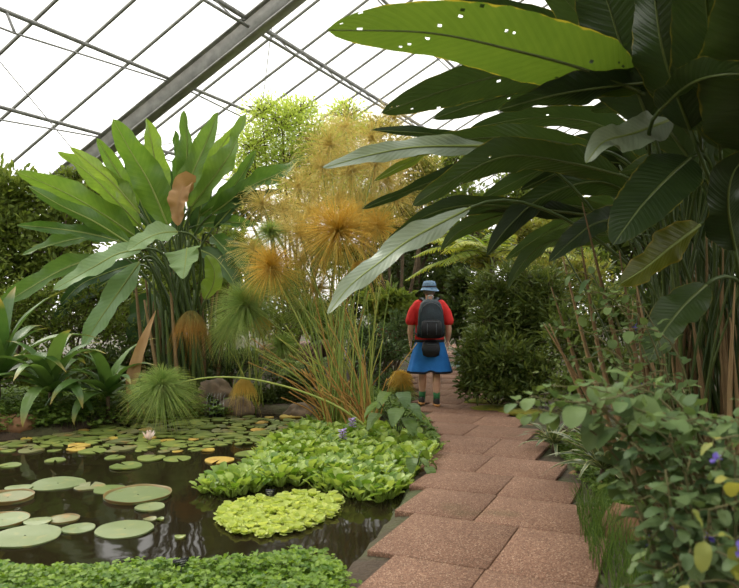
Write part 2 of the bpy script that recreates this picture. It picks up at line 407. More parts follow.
M['black'] = plain('black_plastic', srgb(22, 23, 24), srgb(34, 34, 36), .4, 20)
M['white_ink'] = plain('label_ink', srgb(200, 200, 196), None, .5)

def ground_mat():
    t = NT('soil'); g = t.n('NewGeometry')
    n1 = t.n('TexNoise', i_Scale=1.4, i_Detail=6.0); t.l(g.outputs['Position'], n1.inputs['Vector'])
    n2 = t.n('TexNoise', i_Scale=30.0, i_Detail=5.0); t.l(g.outputs['Position'], n2.inputs['Vector'])
    c = t.mix(n2.outputs['Fac'], srgb(40, 32, 24), srgb(82, 66, 48))
    r = t.n('MapRange', i_1=.45, i_2=.62); t.l(n1.outputs['Fac'], r.inputs[0])
    c = t.mix(r.outputs[0], c, srgb(66, 72, 38))
    p = t.n('BsdfPrincipled', i_Roughness=.95); t.l(c, p.inputs['Base Color'])
    b = t.n('Bump', i_Strength=.9, i_Distance=.03); t.l(n2.outputs['Fac'], b.inputs['Height']); t.l(b.outputs[0], p.inputs['Normal'])
    t.l(p.outputs[0], t.out.inputs[0]); return t.m
def slab_mat():
    t = NT('red_aggregate_slab'); g = t.n('NewGeometry'); oi = t.n('ObjectInfo')
    n1 = t.n('TexNoise', i_Scale=2.2, i_Detail=5.0); t.l(g.outputs['Position'], n1.inputs['Vector'])
    v = t.n('TexVoronoi', i_Scale=150.0); t.l(g.outputs['Position'], v.inputs['Vector'])
    n2 = t.n('TexNoise', i_Scale=70.0, i_Detail=6.0, i_Roughness=.75); t.l(g.outputs['Position'], n2.inputs['Vector'])
    sepv = t.n('SeparateColor'); t.l(v.outputs['Color'], sepv.inputs[0])
    r = t.n('MapRange', i_1=.2, i_2=.9); t.l(sepv.outputs[0], r.inputs[0])
    c = t.mix(r.outputs[0], srgb(98, 71, 55), srgb(146, 110, 88))
    r2 = t.n('MapRange', i_1=.9, i_2=.94); t.l(sepv.outputs[1], r2.inputs[0]); c = t.mix(t.math('MULTIPLY', r2.outputs[0], .6), c, srgb(206, 176, 150))
    r3 = t.n('MapRange', i_1=.35, i_2=.7); t.l(n1.outputs['Fac'], r3.inputs[0])
    c = t.mix(t.math('MULTIPLY', r3.outputs[0], .3), c, srgb(84, 58, 44))
    c = t.mix(t.math('MULTIPLY', oi.outputs['Random'], .28), c, srgb(88, 64, 48))
    r4 = t.n('MapRange', i_1=.62, i_2=.7); 
    n3 = t.n('TexNoise', i_Scale=1.1, i_Detail=3.0); t.l(g.outputs['Position'], n3.inputs['Vector']); t.l(n3.outputs['Fac'], r4.inputs[0])
    c = t.mix(t.math('MULTIPLY', r4.outputs[0], .5), c, srgb(84, 76, 46))
    p = t.n('BsdfPrincipled', i_Roughness=.82); t.l(c, p.inputs['Base Color'])
    p.inputs['Specular IOR Level'].default_value = .3
    b = t.n('Bump', i_Strength=.6, i_Distance=.006); t.l(t.math('ADD', n2.outputs['Fac'], v.outputs['Distance']), b.inputs['Height']); t.l(b.outputs[0], p.inputs['Normal'])
    t.l(p.outputs[0], t.out.inputs[0]); return t.m
def water_mat():
    t = NT('dark_pond_water'); g = t.n('NewGeometry')
    n = t.n('TexNoise', i_Scale=3.0, i_Detail=2.0); t.l(g.outputs['Position'], n.inputs['Vector'])
    p = t.n('BsdfPrincipled', i_Roughness=.05, i_IOR=1.33); p.inputs['Specular IOR Level'].default_value = .24; p.inputs['Base Color'].default_value = srgb(30, 25, 15)
    b = t.n('Bump', i_Strength=.06, i_Distance=.05); t.l(n.outputs['Fac'], b.inputs['Height']); t.l(b.outputs[0], p.inputs['Normal'])
    t.l(p.outputs[0], t.out.inputs[0]); return t.m
def glass_mat():
    t = NT('greenhouse_glass'); g = t.n('NewGeometry')
    tr = t.n('BsdfTransparent'); tr.inputs[0].default_value = (.95, .96, .96, 1)
    d = t.n('BsdfTranslucent'); d.inputs[0].default_value = (.9, .92, .92, 1)
    n = t.n('TexNoise', i_Scale=.9, i_Detail=5.0); t.l(g.outputs['Position'], n.inputs['Vector'])
    s = t.n('MixShader'); t.l(t.math('MULTIPLY', n.outputs['Fac'], .22), s.inputs[0])
    t.l(tr.outputs[0], s.inputs[1]); t.l(d.outputs[0], s.inputs[2]); t.l(s.outputs[0], t.out.inputs[0]); return t.m
M['soil'], M['slab'], M['water'], M['glass'] = ground_mat(), slab_mat(), water_mat(), glass_mat()
M['steel'] = plain('painted_steel', srgb(128, 128, 124), srgb(156, 156, 150), .6, 6, metal=.0)
M['bar'] = plain('glazing_bar_paint', srgb(108, 110, 102), srgb(132, 132, 122), .6, 6)
M['wire'] = plain('galvanised_tube', srgb(110, 110, 106), srgb(140, 140, 136), .5, 8)
M['wallpaint'] = plain('wall_render', srgb(120, 116, 104), srgb(142, 136, 122), .9, 4)

# ------------------------------------------------------------------ the house: axis along A, roof rising along Pd
TH = math.radians(27.9)
A = np.array([.41, .912, 0.0]); A /= np.linalg.norm(A)
Pd = np.array([A[1], -A[0], 0.0])
Z0 = 10.55; S0, S1 = -9.0, 36.0; QE, QR = -15.2, 7.0
def roof(s, q, off=0.0):
    return A * s + Pd * q + UP * (Z0 + math.tan(TH) * q) + np.array([-Pd[0] * math.sin(TH), -Pd[1] * math.sin(TH), math.cos(TH)]) * off
Rd = Pd * math.cos(TH) + UP * math.sin(TH); Rn = UP * math.cos(TH) - Pd * math.sin(TH)
def roof2(s, q, off=0.0):
    p = roof(s, QR); return p + (Pd * math.cos(TH) - UP * math.sin(TH)) * ((q - QR) / math.cos(TH)) + UP * off
QE2 = 2 * QR - QE

def quad(name, a, b, c, d, m): return struct(MB().add([a, b, c, d], [np.array([[0, 1, 2, 3]])]).build(name, m, smooth=False))
quad('ceiling_west', roof(S0, QE, .08), roof(S1, QE, .08), roof(S1, QR, .08), roof(S0, QR, .08), M['glass'])
quad('ceiling_east', roof2(S0, QR, .08), roof2(S1, QR, .08), roof2(S1, QE2, .08), roof2(S0, QE2, .08), M['glass'])
def fl(p, z=-.3): q = np.array(p, float); q[2] = z; return q
quad('wall_west', fl(roof(S0, QE)), fl(roof(S1, QE)), roof(S1, QE, .08), roof(S0, QE, .08), M['glass'])
quad('wall_east', fl(roof2(S0, QE2)), fl(roof2(S1, QE2)), roof2(S1, QE2, .08), roof2(S0, QE2, .08), M['wallpaint'])
for nm, s, m in (('wall_north', S1, M['glass']), ('wall_south', S0, M['wallpaint'])):
    a, b, c, d, e = fl(roof(s, QE)), roof(s, QE, .08), roof(s, QR, .08), roof2(s, QE2, .08), fl(roof2(s, QE2))
    struct(MB().add([a, b, c, d, e], [np.array([[0, 1, 2, 3, 4]])]).build(nm, m, smooth=False))
ax_r = np.array([A, Rd, Rn])
slopeL = (QR - QE) / math.cos(TH)
k = 0
for s in 7.88 + 1.035 * np.arange(-16, 27):
    if abs(s - 10.98) < .3: continue
    o = MB().box(roof(s, (QE + QR) / 2), (.03, slopeL, .05), ax_r).build('glazing_bar', M['bar'], smooth=False); struct(o)
def ibeam(s):
    m = MB(); L = slopeL - .1
    c = roof(s, (QE + QR) / 2, -.32)
    m.box(c, (.04, L, .34), ax_r); m.box(c + Rn * .18, (.24, L, .03), ax_r); m.box(c - Rn * .18, (.24, L, .03), ax_r)
    return struct(m.build('roof_rafter', M['steel'], smooth=False))
for s in (-1.1, 10.92, 34.9):
    ibeam(s)
for q in (-12.5, -10.8, -9.1, -7.4, -5.7, -4.0, -2.3, -.6, 1.1, 2.8, 4.5):
    heavy = abs(q + 7.4) < .1
    a = roof(S0 + .1, q, -.11); b = roof(S1 - .1, q, -.11)
    struct(MB().tube([a, (a + b) / 2, b], .035 if not heavy else .05, 8).build('purlin', M['wire']))
    for s0, s1 in ((-1.1, 10.92), (10.92, 22.9), (22.9, 34.9)):
        if heavy:
            m = MB(); p0, p1 = roof(s0 + .1, q, -.34), roof(s1 - .1, q, -.34)
            m.tube([p0, (p0 + p1) / 2, p1], .03, 6)
            nn = 12
            for i in range(nn):
                u, w = (i / nn, (i + .5) / nn); ss = s0 + (s1 - s0) * u; sw = s0 + (s1 - s0) * w; se = s0 + (s1 - s0) * (i + 1) / nn
                m.tube([roof(ss, q, -.14), roof((ss + sw) / 2, q, -.24), roof(sw, q, -.34)], .012, 5)
                m.tube([roof(sw, q, -.34), roof((se + sw) / 2, q, -.24), roof(se, q, -.14)], .012, 5)
            struct(m.build('lattice_tie', M['wire'])); continue
        m = MB(); a, b, c, d = roof(s0 + .15, q, -.2), roof(s0 + (s1 - s0) * .3, q, -.5), roof(s0 + (s1 - s0) * .7, q, -.5), roof(s1 - .15, q, -.2)
        m.tube([a, b, c, d], .016, 6)
        for e, u in ((b, .3), (c, .7)):
            f_ = roof(s0 + (s1 - s0) * u, q, -.14); m.tube([e, (e + f_) / 2, f_], .022, 6)
        struct(m.build('truss_tie', M['wire']))
for (s0, q0, s1, q1) in ((4.5, -8.2, 11.2, -11.6), (11.4, -7.2, 17.2, -11.5), (11.4, -11.2, 17.2, -7.3)):
    a, b = roof(s0, q0, -.2), roof(s1, q1, -.2)
    struct(MB().tube([a, (a + b) / 2, b], .009, 5).build('brace_rod', M['wire']))

# ------------------------------------------------------------------ ground with the pond basin
WZ = -.12
pond_px = [(338, 588, 0), (372, 548, 0), (396, 516, 0), (410, 490, 0), (425, 462, 0), (418, 446, 0), (392, 430, 0), (340, 419, 0), (290, 414, 0), (215, 413, 0),
           (130, 420, 0), (60, 434, 0), (-20, 442, 0), (-170, 460, 0), (-400, 560, 0)]
pond = np.array([gp(x, y, WZ)[:2] for x, y, _ in pond_px] + [(-3.6, 3.1), (-1.6, 3.2), (-.45, 3.35)])
def inside(x, y, poly):
    r = np.zeros(np.shape(x), bool); n = len(poly)
    for i in range(n):
        (x0, y0), (x1, y1) = poly[i], poly[(i + 1) % n]
        c = ((y0 > y) != (y1 > y)) & (x < (x1 - x0) * (y - y0) / (y1 - y0 + 1e-12) + x0); r ^= c
    return r
def pdist(x, y, poly):
    d = np.full(np.shape(x), 1e9); n = len(poly)
    for i in range(n):
        a, b = poly[i], poly[(i + 1) % n]; ab = b - a
        t = np.clip(((x - a[0]) * ab[0] + (y - a[1]) * ab[1]) / (ab @ ab), 0, 1)
        d = np.minimum(d, np.hypot(x - a[0] - t * ab[0], y - a[1] - t * ab[1]))
    return d
def ground_z(x, y):
    x, y = np.asarray(x, float), np.asarray(y, float)
    d = pdist(x, y, pond) * np.where(inside(x, y, pond), -1, 1)
    z = np.where(d < 0, -.06 + np.clip(d * 2.2, -.5, 0), -.06 + np.clip(d * .25, 0, .03))
    return z + np.where(d > .3, .012 * np.sin(x * 2.3) * np.cos(y * 1.9), 0)
xs = np.concatenate([np.linspace(-40, -6, 18)[:-1], np.arange(-6, 4.01, .1), np.linspace(4, 45, 22)[1:]])
ys = np.concatenate([np.linspace(-22, 2, 13)[:-1], np.arange(2, 14.01, .1), np.linspace(14, 60, 24)[1:]])
X, Y = np.meshgrid(xs, ys, indexing='ij'); Zg = ground_z(X, Y)
i, j = np.meshgrid(np.arange(len(xs) - 1), np.arange(len(ys) - 1), indexing='ij'); n = len(ys)
struct(MB().add(np.stack([X, Y, Zg], -1), [np.stack([i * n + j, (i + 1) * n + j, (i + 1) * n + j + 1, i * n + j + 1], -1).reshape(-1, 4)]).build('ground', M['soil']))
cen = pond.mean(0); big = cen + (pond - cen) * 1.03
struct(MB().add(np.column_stack([big, np.full(len(big), WZ)]), [np.arange(len(big))[None]]).build('pond_water', M['water'], smooth=False))

# ------------------------------------------------------------------ path of square slabs stepping to the left
def sq(s, q, z): return A * s + Pd * q + UP * z
def slab(s0, s1, q0, q1, z=.0, name='path_slab'):
    g = .0035; m = MB(); s0 += g; s1 -= g; q0 += g; q1 -= g; b = .005
    dz = rng.normal(size=4) * .002
    def ring(i, zz): return [sq(s0 + i, q0 + i, zz + dz[0]), sq(s1 - i, q0 + i, zz + dz[1]), sq(s1 - i, q1 - i, zz + dz[2]), sq(s0 + i, q1 - i, zz + dz[3])]
    m.rings([ring(0, z - .07), ring(0, z - b), ring(b, z)])
    o = m.build(name, M['slab'], None, sq(s0, q0, 0), smooth=False); return struct(o)
srow = 1.9; rows = []
edges = {3.3: (-.36, -1.62), 3.96: (-.47, -1.80), 4.77: (-.63, -1.95), 5.45: (-.82, -2.10), 6.07: (-1.04, -2.28), 6.74: (-1.34, -2.52), 7.6: (-1.6, -2.85), 8.3: (-1.85, -3.12),
         9.0: (-2.15, -3.4), 9.7: (-2.45, -3.7), 10.4: (-2.75, -4.0), 11.1: (-3.05, -4.35), 11.8: (-3.4, -4.65), 12.5: (-3.75, -5.0), 13.2: (-4.1, -5.3)}
ks = [1.3, 1.95, 2.62] + list(edges) + [13.9]
for a in range(len(ks) - 1):
    s0, s1 = ks[a], ks[a + 1]
    qr, ql = edges.get(s0, (-.36 + (3.3 - s0) * .12, -1.6 + (3.3 - s0) * .12))
    jn = qr + (ql - qr) * (.5 + .06 * ((a % 2) * 2 - 1))
    slab(s0, s1, jn, qr); slab(s0, s1, ql, jn)
for a, s in enumerate(np.arange(13.9, 24, .7)):          # the path runs on, turned towards the far wall
    u = (s - 13.9); c = 1.0 + u * .16
    for dx in (0, .66):
        m = MB(); y = 11.05 + u; x = 1.05 + u * .11 + dx
        m.box((x + .32, y + 1.0, -.035), (.645, .685, .07)); struct(m.build('path_slab', M['slab'], None, (x, y, 0), smooth=False)) if y + 1 > 12.0 else None

# ------------------------------------------------------------------ camera, light
cd = bpy.data.cameras.new('camera'); cam = bpy.data.objects.new('camera', cd); C.objects.link(cam)
cam.location = CAM; cam.rotation_euler = (math.pi / 2, 0, 0); cd.sensor_width = 36; cd.lens = 36 * F / 739; cd.clip_end = 300
cd.dof.use_dof = True; cd.dof.focus_distance = 8.5; cd.dof.aperture_fstop = 3.5
sc = bpy.context.scene; sc.camera = cam
w = bpy.data.worlds.new('overcast'); sc.world = w; w.use_nodes = True
nt = w.node_tree; bg = nt.nodes['Background']
tcw = nt.nodes.new('ShaderNodeTexCoord'); sp = nt.nodes.new('ShaderNodeSeparateXYZ'); cr = nt.nodes.new('ShaderNodeValToRGB')
nt.links.new(tcw.outputs['Generated'], sp.inputs[0]); nt.links.new(sp.outputs[2], cr.inputs[0]); nt.links.new(cr.outputs[0], bg.inputs[0])
cr.color_ramp.elements[0].color = (.82, .80, .76, 1); cr.color_ramp.elements[1].color = (1, .985, .95, 1)
bg.inputs[1].default_value = 2.0
sl = bpy.data.lights.new('soft_sun', 'SUN'); so = bpy.data.objects.new('soft_sun', sl); C.objects.link(so)
sl.energy = 3.0; sl.angle = math.radians(40); sl.color = (1, .94, .82)
so.rotation_euler = (math.radians(-34), math.radians(-30), 0); so.location = (-12, 20, 25)
sc.view_settings.view_transform = 'Standard'; sc.view_settings.look = 'None'; sc.view_settings.exposure = 0.27; sc.view_settings.gamma = 1.0
sc.view_settings.use_curve_mapping = False
sc.cycles.max_bounces = 8; sc.cycles.transparent_max_bounces = 12; sc.cycles.use_denoising = True
# ------------------------------------------------------------------ the big dark paddle-leaved clump on the right
def big_leaf(plant, org, px, W, base, mat='strelitzia', tilt=-.5, fold=.22, wave=.03, freq=4, n=44, m=6, prof='paddle', curl=.0,
             holes=0, stalk=.016, twist=0.0, asym=(1, 1), sag=.25, rib=.010, stalk_mat='petiole', tears=0, bend=None):
    """px: (x, y, depth) from the leaf base to its tip; a stalk runs from the clump's foot to the blade"""
    pts = np.array([at(*p) for p in px])
    lb = MB(); P = blade(lb, pts, W, tilt, fold, n, m, prof, wave, freq, curl, holes=holes, asym=asym, twist=twist, tears=tears)
    leaf = lb.build('leaf', M[mat], plant, org)
    base = np.asarray(base, float)
    d = P[0] - base; L = np.linalg.norm(d)
    t0 = nrm(P[1] - P[0]); c1 = base + np.array([0, 0, .5 * L]) * .6 + d * np.array([.25, .25, .15]); c2 = P[0] - t0 * sag * L
    t = np.linspace(0, 1, 18)[:, None]
    st = (1 - t) ** 3 * base + 3 * (1 - t) ** 2 * t * c1 + 3 * (1 - t) * t * t * c2 + t ** 3 * P[0]
    s1 = MB().tube(np.vstack([st[:-1], P[:1]]), [stalk, stalk * .8, rib * 1.3], 7); s1.build('leaf_stalk', M[stalk_mat], leaf, org)
    off = nrm(CAM - P) * .004
    MB().tube(P + off * 0, [rib * 1.2, rib * .8, rib * .25], 6).build('midrib', M['midrib_dark' if mat in ('strelitzia', 'strelitzia_backlit') else 'midrib'], leaf, org)
    return leaf

R0 = np.array([2.85, 5.9, 0.0])
SR = root('giant_strelitzia', R0, 'huge dark clump of paddle leaves arching over the path, brown dry stalks at foot', 'plant')
def rb(k=0): return R0 + np.array([rng.uniform(-.55, .75), rng.uniform(-.5, .5), 0])
L = [  # px, W, mat, tilt, kw
 ([(640, 92, 4.6), (586, 70, 4.3), (513, 50, 4.1), (430, 33, 3.9), (327, 30, 3.7)], .205, 'strelitzia_backlit', -.35, dict(holes=16, wave=.018, asym=(.85, 1.1), fold=.12)),
 ([(640, 90, 5.2), (572, 66, 5.0), (507, 74, 4.8), (440, 92, 4.6), (381, 113, 4.5)], .17, 'strelitzia', -.45, dict(holes=18, wave=.012, fold=.1)),
 ([(640, 92, 5.5), (560, 86, 5.3), (490, 100, 5.1), (433, 119, 5.0)], .12, 'strelitzia', -.3, dict(holes=4)),
 ([(690, 80, 4.6), (630, 84, 4.5), (560, 94, 4.3), (498, 110, 4.2)], .125, 'strelitzia', -.7, dict(holes=3, wave=.03)),
 ([(560, 150, 6.1), (480, 143, 6.0), (432, 134, 5.9), (371, 130, 5.8)], .07, 'strelitzia', -.5, dict(fold=.5)),
 ([(600, 150, 5.6), (520, 138, 5.4), (450, 142, 5.3), (385, 158, 5.2)], .10, 'strelitzia', -.4, dict(wave=.02)),
 ([(490, 146, 5.3), (420, 147, 5.15), (375, 154, 5.0), (322, 168, 4.8)], .085, 'strelitzia_sheen', .6, dict(wave=.02, fold=.1)),
 ([(560, 160, 6.2), (450, 148, 6.0), (410, 162, 5.9), (374, 181, 5.8)], .075, 'strelitzia_yellow', -.6, dict()),
 ([(570, 165, 5.6), (520, 160, 5.5), (445, 178, 5.3), (405, 192, 5.2), (362, 209, 5.1)], .075, 'strelitzia', -.6, dict(holes=2)),
 ([(620, 175, 5.2), (570, 163, 5.1), (510, 156, 4.9), (460, 176, 4.8), (412, 206, 4.7)], .135, 'strelitzia', -.5, dict(holes=8, wave=.035)),
 ([(470, 208, 5.2), (413, 238, 5.0), (380, 262, 4.85), (350, 286, 4.7), (327, 315, 4.6)], .095, 'strelitzia_sheen', .55, dict(wave=.03, fold=.12)),
 ([(590, 215, 5.7), (505, 206, 5.5), (455, 207, 5.4), (418, 220, 5.3), (385, 243, 5.2)], .085, 'strelitzia', -.5, dict(wave=.03)),
 ([(620, 215, 5.8), (560, 205, 5.7), (505, 214, 5.6), (462, 230, 5.5), (440, 251, 5.4)], .10, 'strelitzia', -.6, dict(wave=.03)),
 ([(650, 205, 5.8), (600, 182, 5.6), (545, 196, 5.5), (510, 225, 5.4), (486, 256, 5.3)], .125, 'strelitzia', -.5, dict(wave=.03)),
 ([(640, 235, 6.2), (580, 236, 6.0), (545, 244, 5.8), (522, 264, 5.7), (507, 291, 5.6)], .095, 'strelitzia', -.5, dict(twist=.5)),
 ([(650, 215, 5.4), (600, 222, 5.2), (575, 238, 5.1), (549, 262, 5.0)], .10, 'strelitzia', .3, dict()),
 ([(670, 120, 4.6), (635, 133, 4.5), (604, 142, 4.4), (586, 163, 4.3)], .135, 'strelitzia_sheen', .5, dict(fold=.35, asym=(1.1, .7))),
 ([(690, 158, 4.5), (668, 178, 4.3), (640, 208, 4.15), (613, 245, 4.0)], .175, 'strelitzia', .3, dict(fold=.14, holes=2, wave=.012)),
 ([(700, 225, 4.9), (672, 246, 4.8), (645, 268, 4.7), (620, 284, 4.6)], .13, 'strelitzia_yellow', -.6, dict(wave=.03)),
 ([(706, 285, 4.6), (682, 308, 4.5), (662, 335, 4.4), (648, 364, 4.3)], .135, 'strelitzia', .45, dict(fold=.2)),
 ([(650, 125, 4.7), (630, 72, 4.6), (610, 10, 4.5), (590, -60, 4.4)], .29, 'strelitzia', -.45, dict(fold=.12, wave=.02, holes=8)),
 ([(690, 130, 4.4), (665, 60, 4.2), (655, 0, 4.1), (650, -60, 4.0)], .23, 'strelitzia', -.5, dict(fold=.3, holes=3)),
 ([(660, 110, 4.2), (690, 84, 3.8), (730, 74, 3.5), (790, 78, 3.3)], .115, 'strelitzia', -1.0, dict(fold=.4, wave=.02)),
 ([(720, 150, 4.6), (712, 60, 3.9), (705, -10, 3.5), (700, -70, 3.2)], .25, 'strelitzia', -.5, dict(fold=.1)),
 ([(745, 150, 4.4), (748, 60, 3.7), (752, -20, 3.3), (756, -80, 3.1)], .25, 'strelitzia', -.45, dict(fold=.1)),
 ([(690, 160, 5.0), (620, 60, 5.0), (575, 10, 4.9), (530, -40, 4.8)], .21, 'strelitzia', -.4, dict(fold=.15, holes=4)),
 ([(660, 120, 5.6), (570, 42, 5.6), (500, 12, 5.5), (440, 6, 5.4)], .15, 'strelitzia', -.5, dict(fold=.2)),
 ([(720, 190, 5.4), (690, 120, 5.5), (650, 100, 5.5), (590, 110, 5.4)], .18, 'strelitzia', -.7, dict()),
 ([(740, 200, 5.0), (735, 150, 4.8), (715, 120, 4.7), (680, 118, 4.6)], .17, 'strelitzia', -.6, dict()),
 ([(735, 250, 4.6), (728, 205, 4.4), (735, 170, 4.3), (760, 150, 4.2)], .14, 'strelitzia', -.6, dict()),
 ([(700, 240, 5.6), (690, 190, 5.5), (665, 165, 5.4), (620, 172, 5.3)], .13, 'strelitzia', -.6, dict()),
 ([(690, 230, 6.0), (640, 170, 6.1), (580, 165, 6.1), (520, 190, 6.1)], .12, 'strelitzia', -.6, dict()),
 ([(680, 240, 6.4), (620, 205, 6.5), (560, 225, 6.5), (505, 260, 6.4)], .11, 'strelitzia', -.6, dict()),
 ([(660, 190, 6.2), (610, 130, 6.3), (540, 118, 6.4), (470, 128, 6.4)], .14, 'strelitzia', -.6, dict(holes=3)),
 ([(670, 200, 6.0), (600, 150, 6.1), (540, 170, 6.1), (480, 200, 6.0)], .13, 'strelitzia', -.6, dict(holes=3)),
]
for px, W, mt, tl, kw in L: big_leaf(SR, R0, px, W, rb(), mt, tl, **kw)
# unseen crown leaves above and beside the frame, added to shade the right side
for k in range(16):
    a = rng.uniform(-2.9, .3); b = rb(); h = rng.uniform(3.6, 4.8); rr = rng.uniform(.8, 1.9)
    c0 = np.array([b[0] + .25 * rr * math.cos(a), b[1] + .25 * rr * math.sin(a), h - .8])
    tip = np.array([b[0] + rr * 1.5 * math.cos(a), b[1] + rr * 1.5 * math.sin(a), h + rng.uniform(-.4, .5)])
    if tip[1] < 1.5 or c0[1] < 2.5 or min(tip[2], c0[2] + .3) < 1.55 + max(tip[1], 1.5) * .44 and tip[0] < .55 * tip[1]: continue
    lb = MB(); P = blade(lb, [c0, (c0 + tip) / 2 + np.array([0, 0, .45]), tip], .24, n=26, m=4, ref='up', fold=.25, wave=.03)
    lf = lb.build('leaf', M['strelitzia'], SR, R0)
    MB().tube(curve([b, b * .5 + c0 * .5 + np.array([0, 0, .2]), c0], 12), [.018, .012], 6).build('leaf_stalk', M['petiole'], lf, R0)
for k in range(16):  # more unseen overhead leaves, added to darken the near right and the path
    b = rb(); y = rng.uniform(1.7, 4.6); tip = np.array([rng.uniform(.5, 3.6), y, 1.55 + .47 * y + rng.uniform(.25, 1.0)])
    c0 = b * [.55, .6, 0] + tip * [.45, .4, 0]; c0[2] = max(1.55 + .47 * c0[1] + .3, 3.6)
    lb = MB(); blade(lb, [c0, (c0 + tip) / 2 + UP * .3, tip], .27, n=26, m=4, ref='up', fold=.2, wave=.03)
    lf = lb.build('leaf', M['strelitzia'], SR, R0)
    MB().tube(curve([b, b * .6 + c0 * .4 + UP * .6, c0], 12), [.018, .012], 6).build('leaf_stalk', M['petiole'], lf, R0)
# bare green stalks and the dry brown sheaths at the foot
for k in range(96):
    b = R0 + np.array([rng.uniform(-.65, .6), rng.uniform(-.8, .4), 0]); lean = rng.uniform(-.9, .45) if k % 3 == 0 else rng.uniform(-.15, .3)
    h = rng.uniform(1.6, 2.7)
    top = b + np.array([lean, rng.uniform(-.4, .2), h])
    MB().tube(curve([b, (b + top) / 2 + np.array([-.1 * lean, 0, .12]), top], 12), [.013, .010, .006], 6, var=rng.random()).build('stalk', M['petiole'], SR, R0)
for k in range(96):
    b = R0 + np.array([rng.uniform(-.8, .45), rng.uniform(-1.1, .2), 0]); lean = (b[0] - R0[0]) * .15 + rng.normal() * .12 - (.45 if b[0] < R0[0] - .6 else 0)
    h = rng.uniform(1.1, 2.2)
    top = b + np.array([lean, rng.uniform(-.2, .1), h])
    MB().tube(curve([b, (b + top) / 2 + rng.normal(size=3) * .03, top], 10), [.025, .018, .004], 6, var=rng.random()).build('dry_sheath', M['dry_stalk'], SR, R0)

# ------------------------------------------------------------------ the tall bright paddle-leaved clump at the far bank
B0 = np.array([(190 - 369.5) / F * 10.9, 10.9, -.03])
BN = root('banana_clump', B0, 'tall bright green banana-like clump with a crumpled brown leaf on the far bank', 'plant')
def bb(): return B0 + np.array([rng.uniform(-.45, .4), rng.uniform(-.3, .3), 0])
BL = [
 ([(168, 226), (150, 184), (130, 150), (113, 119)], .22, 'banana_bright', -.25, dict(fold=.2, wave=.04)),
 ([(164, 200), (156, 165), (151, 140), (146, 118)], .15, 'banana_bright', -.3, dict(wave=.04)),
 ([(182, 205), (186, 170), (187, 140), (184, 110)], .135, 'banana', .4, dict()),
 ([(176, 190), (177, 165), (176, 148), (175, 130)], .08, 'banana', .4, dict()),
 ([(176, 215), (160, 190), (142, 168), (124, 148)], .12, 'banana', .4, dict()), ([(190, 214), (200, 190), (205, 165), (200, 142)], .13, 'banana_bright', -.3, dict()), ([(200, 216), (222, 200), (240, 178), (256, 150)], .12, 'banana', .4, dict()),
 ([(130, 244), (95, 222), (60, 205), (28, 186)], .12, 'banana', -.4, dict()), ([(182, 200), (192, 175), (206, 143), (218, 112)], .155, 'banana', .45, dict()),
 ([(190, 208), (212, 180), (232, 150), (246, 114)], .17, 'banana', .55, dict(wave=.05, fold=.35)),
 ([(196, 190), (212, 160), (226, 140), (236, 126)], .10, 'banana_bright', -.4, dict()),
 ([(212, 214), (250, 187), (280, 173), (311, 155)], .15, 'banana', .5, dict(wave=.05)),
 ([(196, 226), (218, 222), (240, 223), (258, 225)], .10, 'banana', .6, dict()),
 ([(212, 236), (222, 246), (238, 262), (252, 281)], .20, 'banana', .7, dict()),
 ([(187, 248), (186, 258), (185, 266), (183, 279)], .25, 'banana_pale', .7, dict(prof='heart')),
 ([(178, 232), (162, 233), (146, 239), (127, 251)], .16, 'banana_pale', .8, dict(wave=.02)),
 ([(142, 249), (118, 254), (92, 268), (53, 290)], .155, 'banana_pale', .75, dict(wave=.02)),
 ([(98, 256), (62, 270), (30, 288), (-12, 314)], .16, 'banana', .6, dict(wave=.02)),
 ([(120, 238), (85, 238), (55, 244), (22, 255)], .135, 'banana', .7, dict()),
 ([(135, 236), (100, 212), (60, 190), (17, 172)], .20, 'banana_bright', -.35, dict(wave=.05, fold=.25)),
 ([(140, 226), (112, 196), (85, 170), (57, 152)], .18, 'banana_bright', -.3, dict(wave=.05)),
 ([(140, 214), (115, 185), (92, 165), (70, 147)], .12, 'banana_bright', -.4, dict(wave=.05)),
 ([(138, 206), (124, 182), (110, 160), (97, 138)], .12, 'banana_bright', .3, dict()),
 ([(120, 242), (90, 234), (50, 228), (17, 225)], .10, 'banana', .5, dict()),
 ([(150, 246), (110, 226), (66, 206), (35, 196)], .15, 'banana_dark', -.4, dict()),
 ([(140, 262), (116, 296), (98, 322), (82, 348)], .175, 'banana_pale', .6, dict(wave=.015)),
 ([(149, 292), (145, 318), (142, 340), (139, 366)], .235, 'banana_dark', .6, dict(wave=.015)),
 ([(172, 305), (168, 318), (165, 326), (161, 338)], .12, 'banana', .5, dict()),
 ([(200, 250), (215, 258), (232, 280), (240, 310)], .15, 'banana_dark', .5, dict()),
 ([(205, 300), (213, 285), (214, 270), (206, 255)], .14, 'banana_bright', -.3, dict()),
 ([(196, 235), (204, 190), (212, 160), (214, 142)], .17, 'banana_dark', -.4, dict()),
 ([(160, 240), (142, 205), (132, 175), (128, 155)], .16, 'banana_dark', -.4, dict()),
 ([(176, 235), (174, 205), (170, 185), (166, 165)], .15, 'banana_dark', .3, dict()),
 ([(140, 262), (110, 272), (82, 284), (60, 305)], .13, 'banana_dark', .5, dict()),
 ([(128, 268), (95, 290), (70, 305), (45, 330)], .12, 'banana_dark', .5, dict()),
 ([(214, 228), (236, 205), (256, 196), (284, 192)], .10, 'banana_dark', .5, dict()),
]
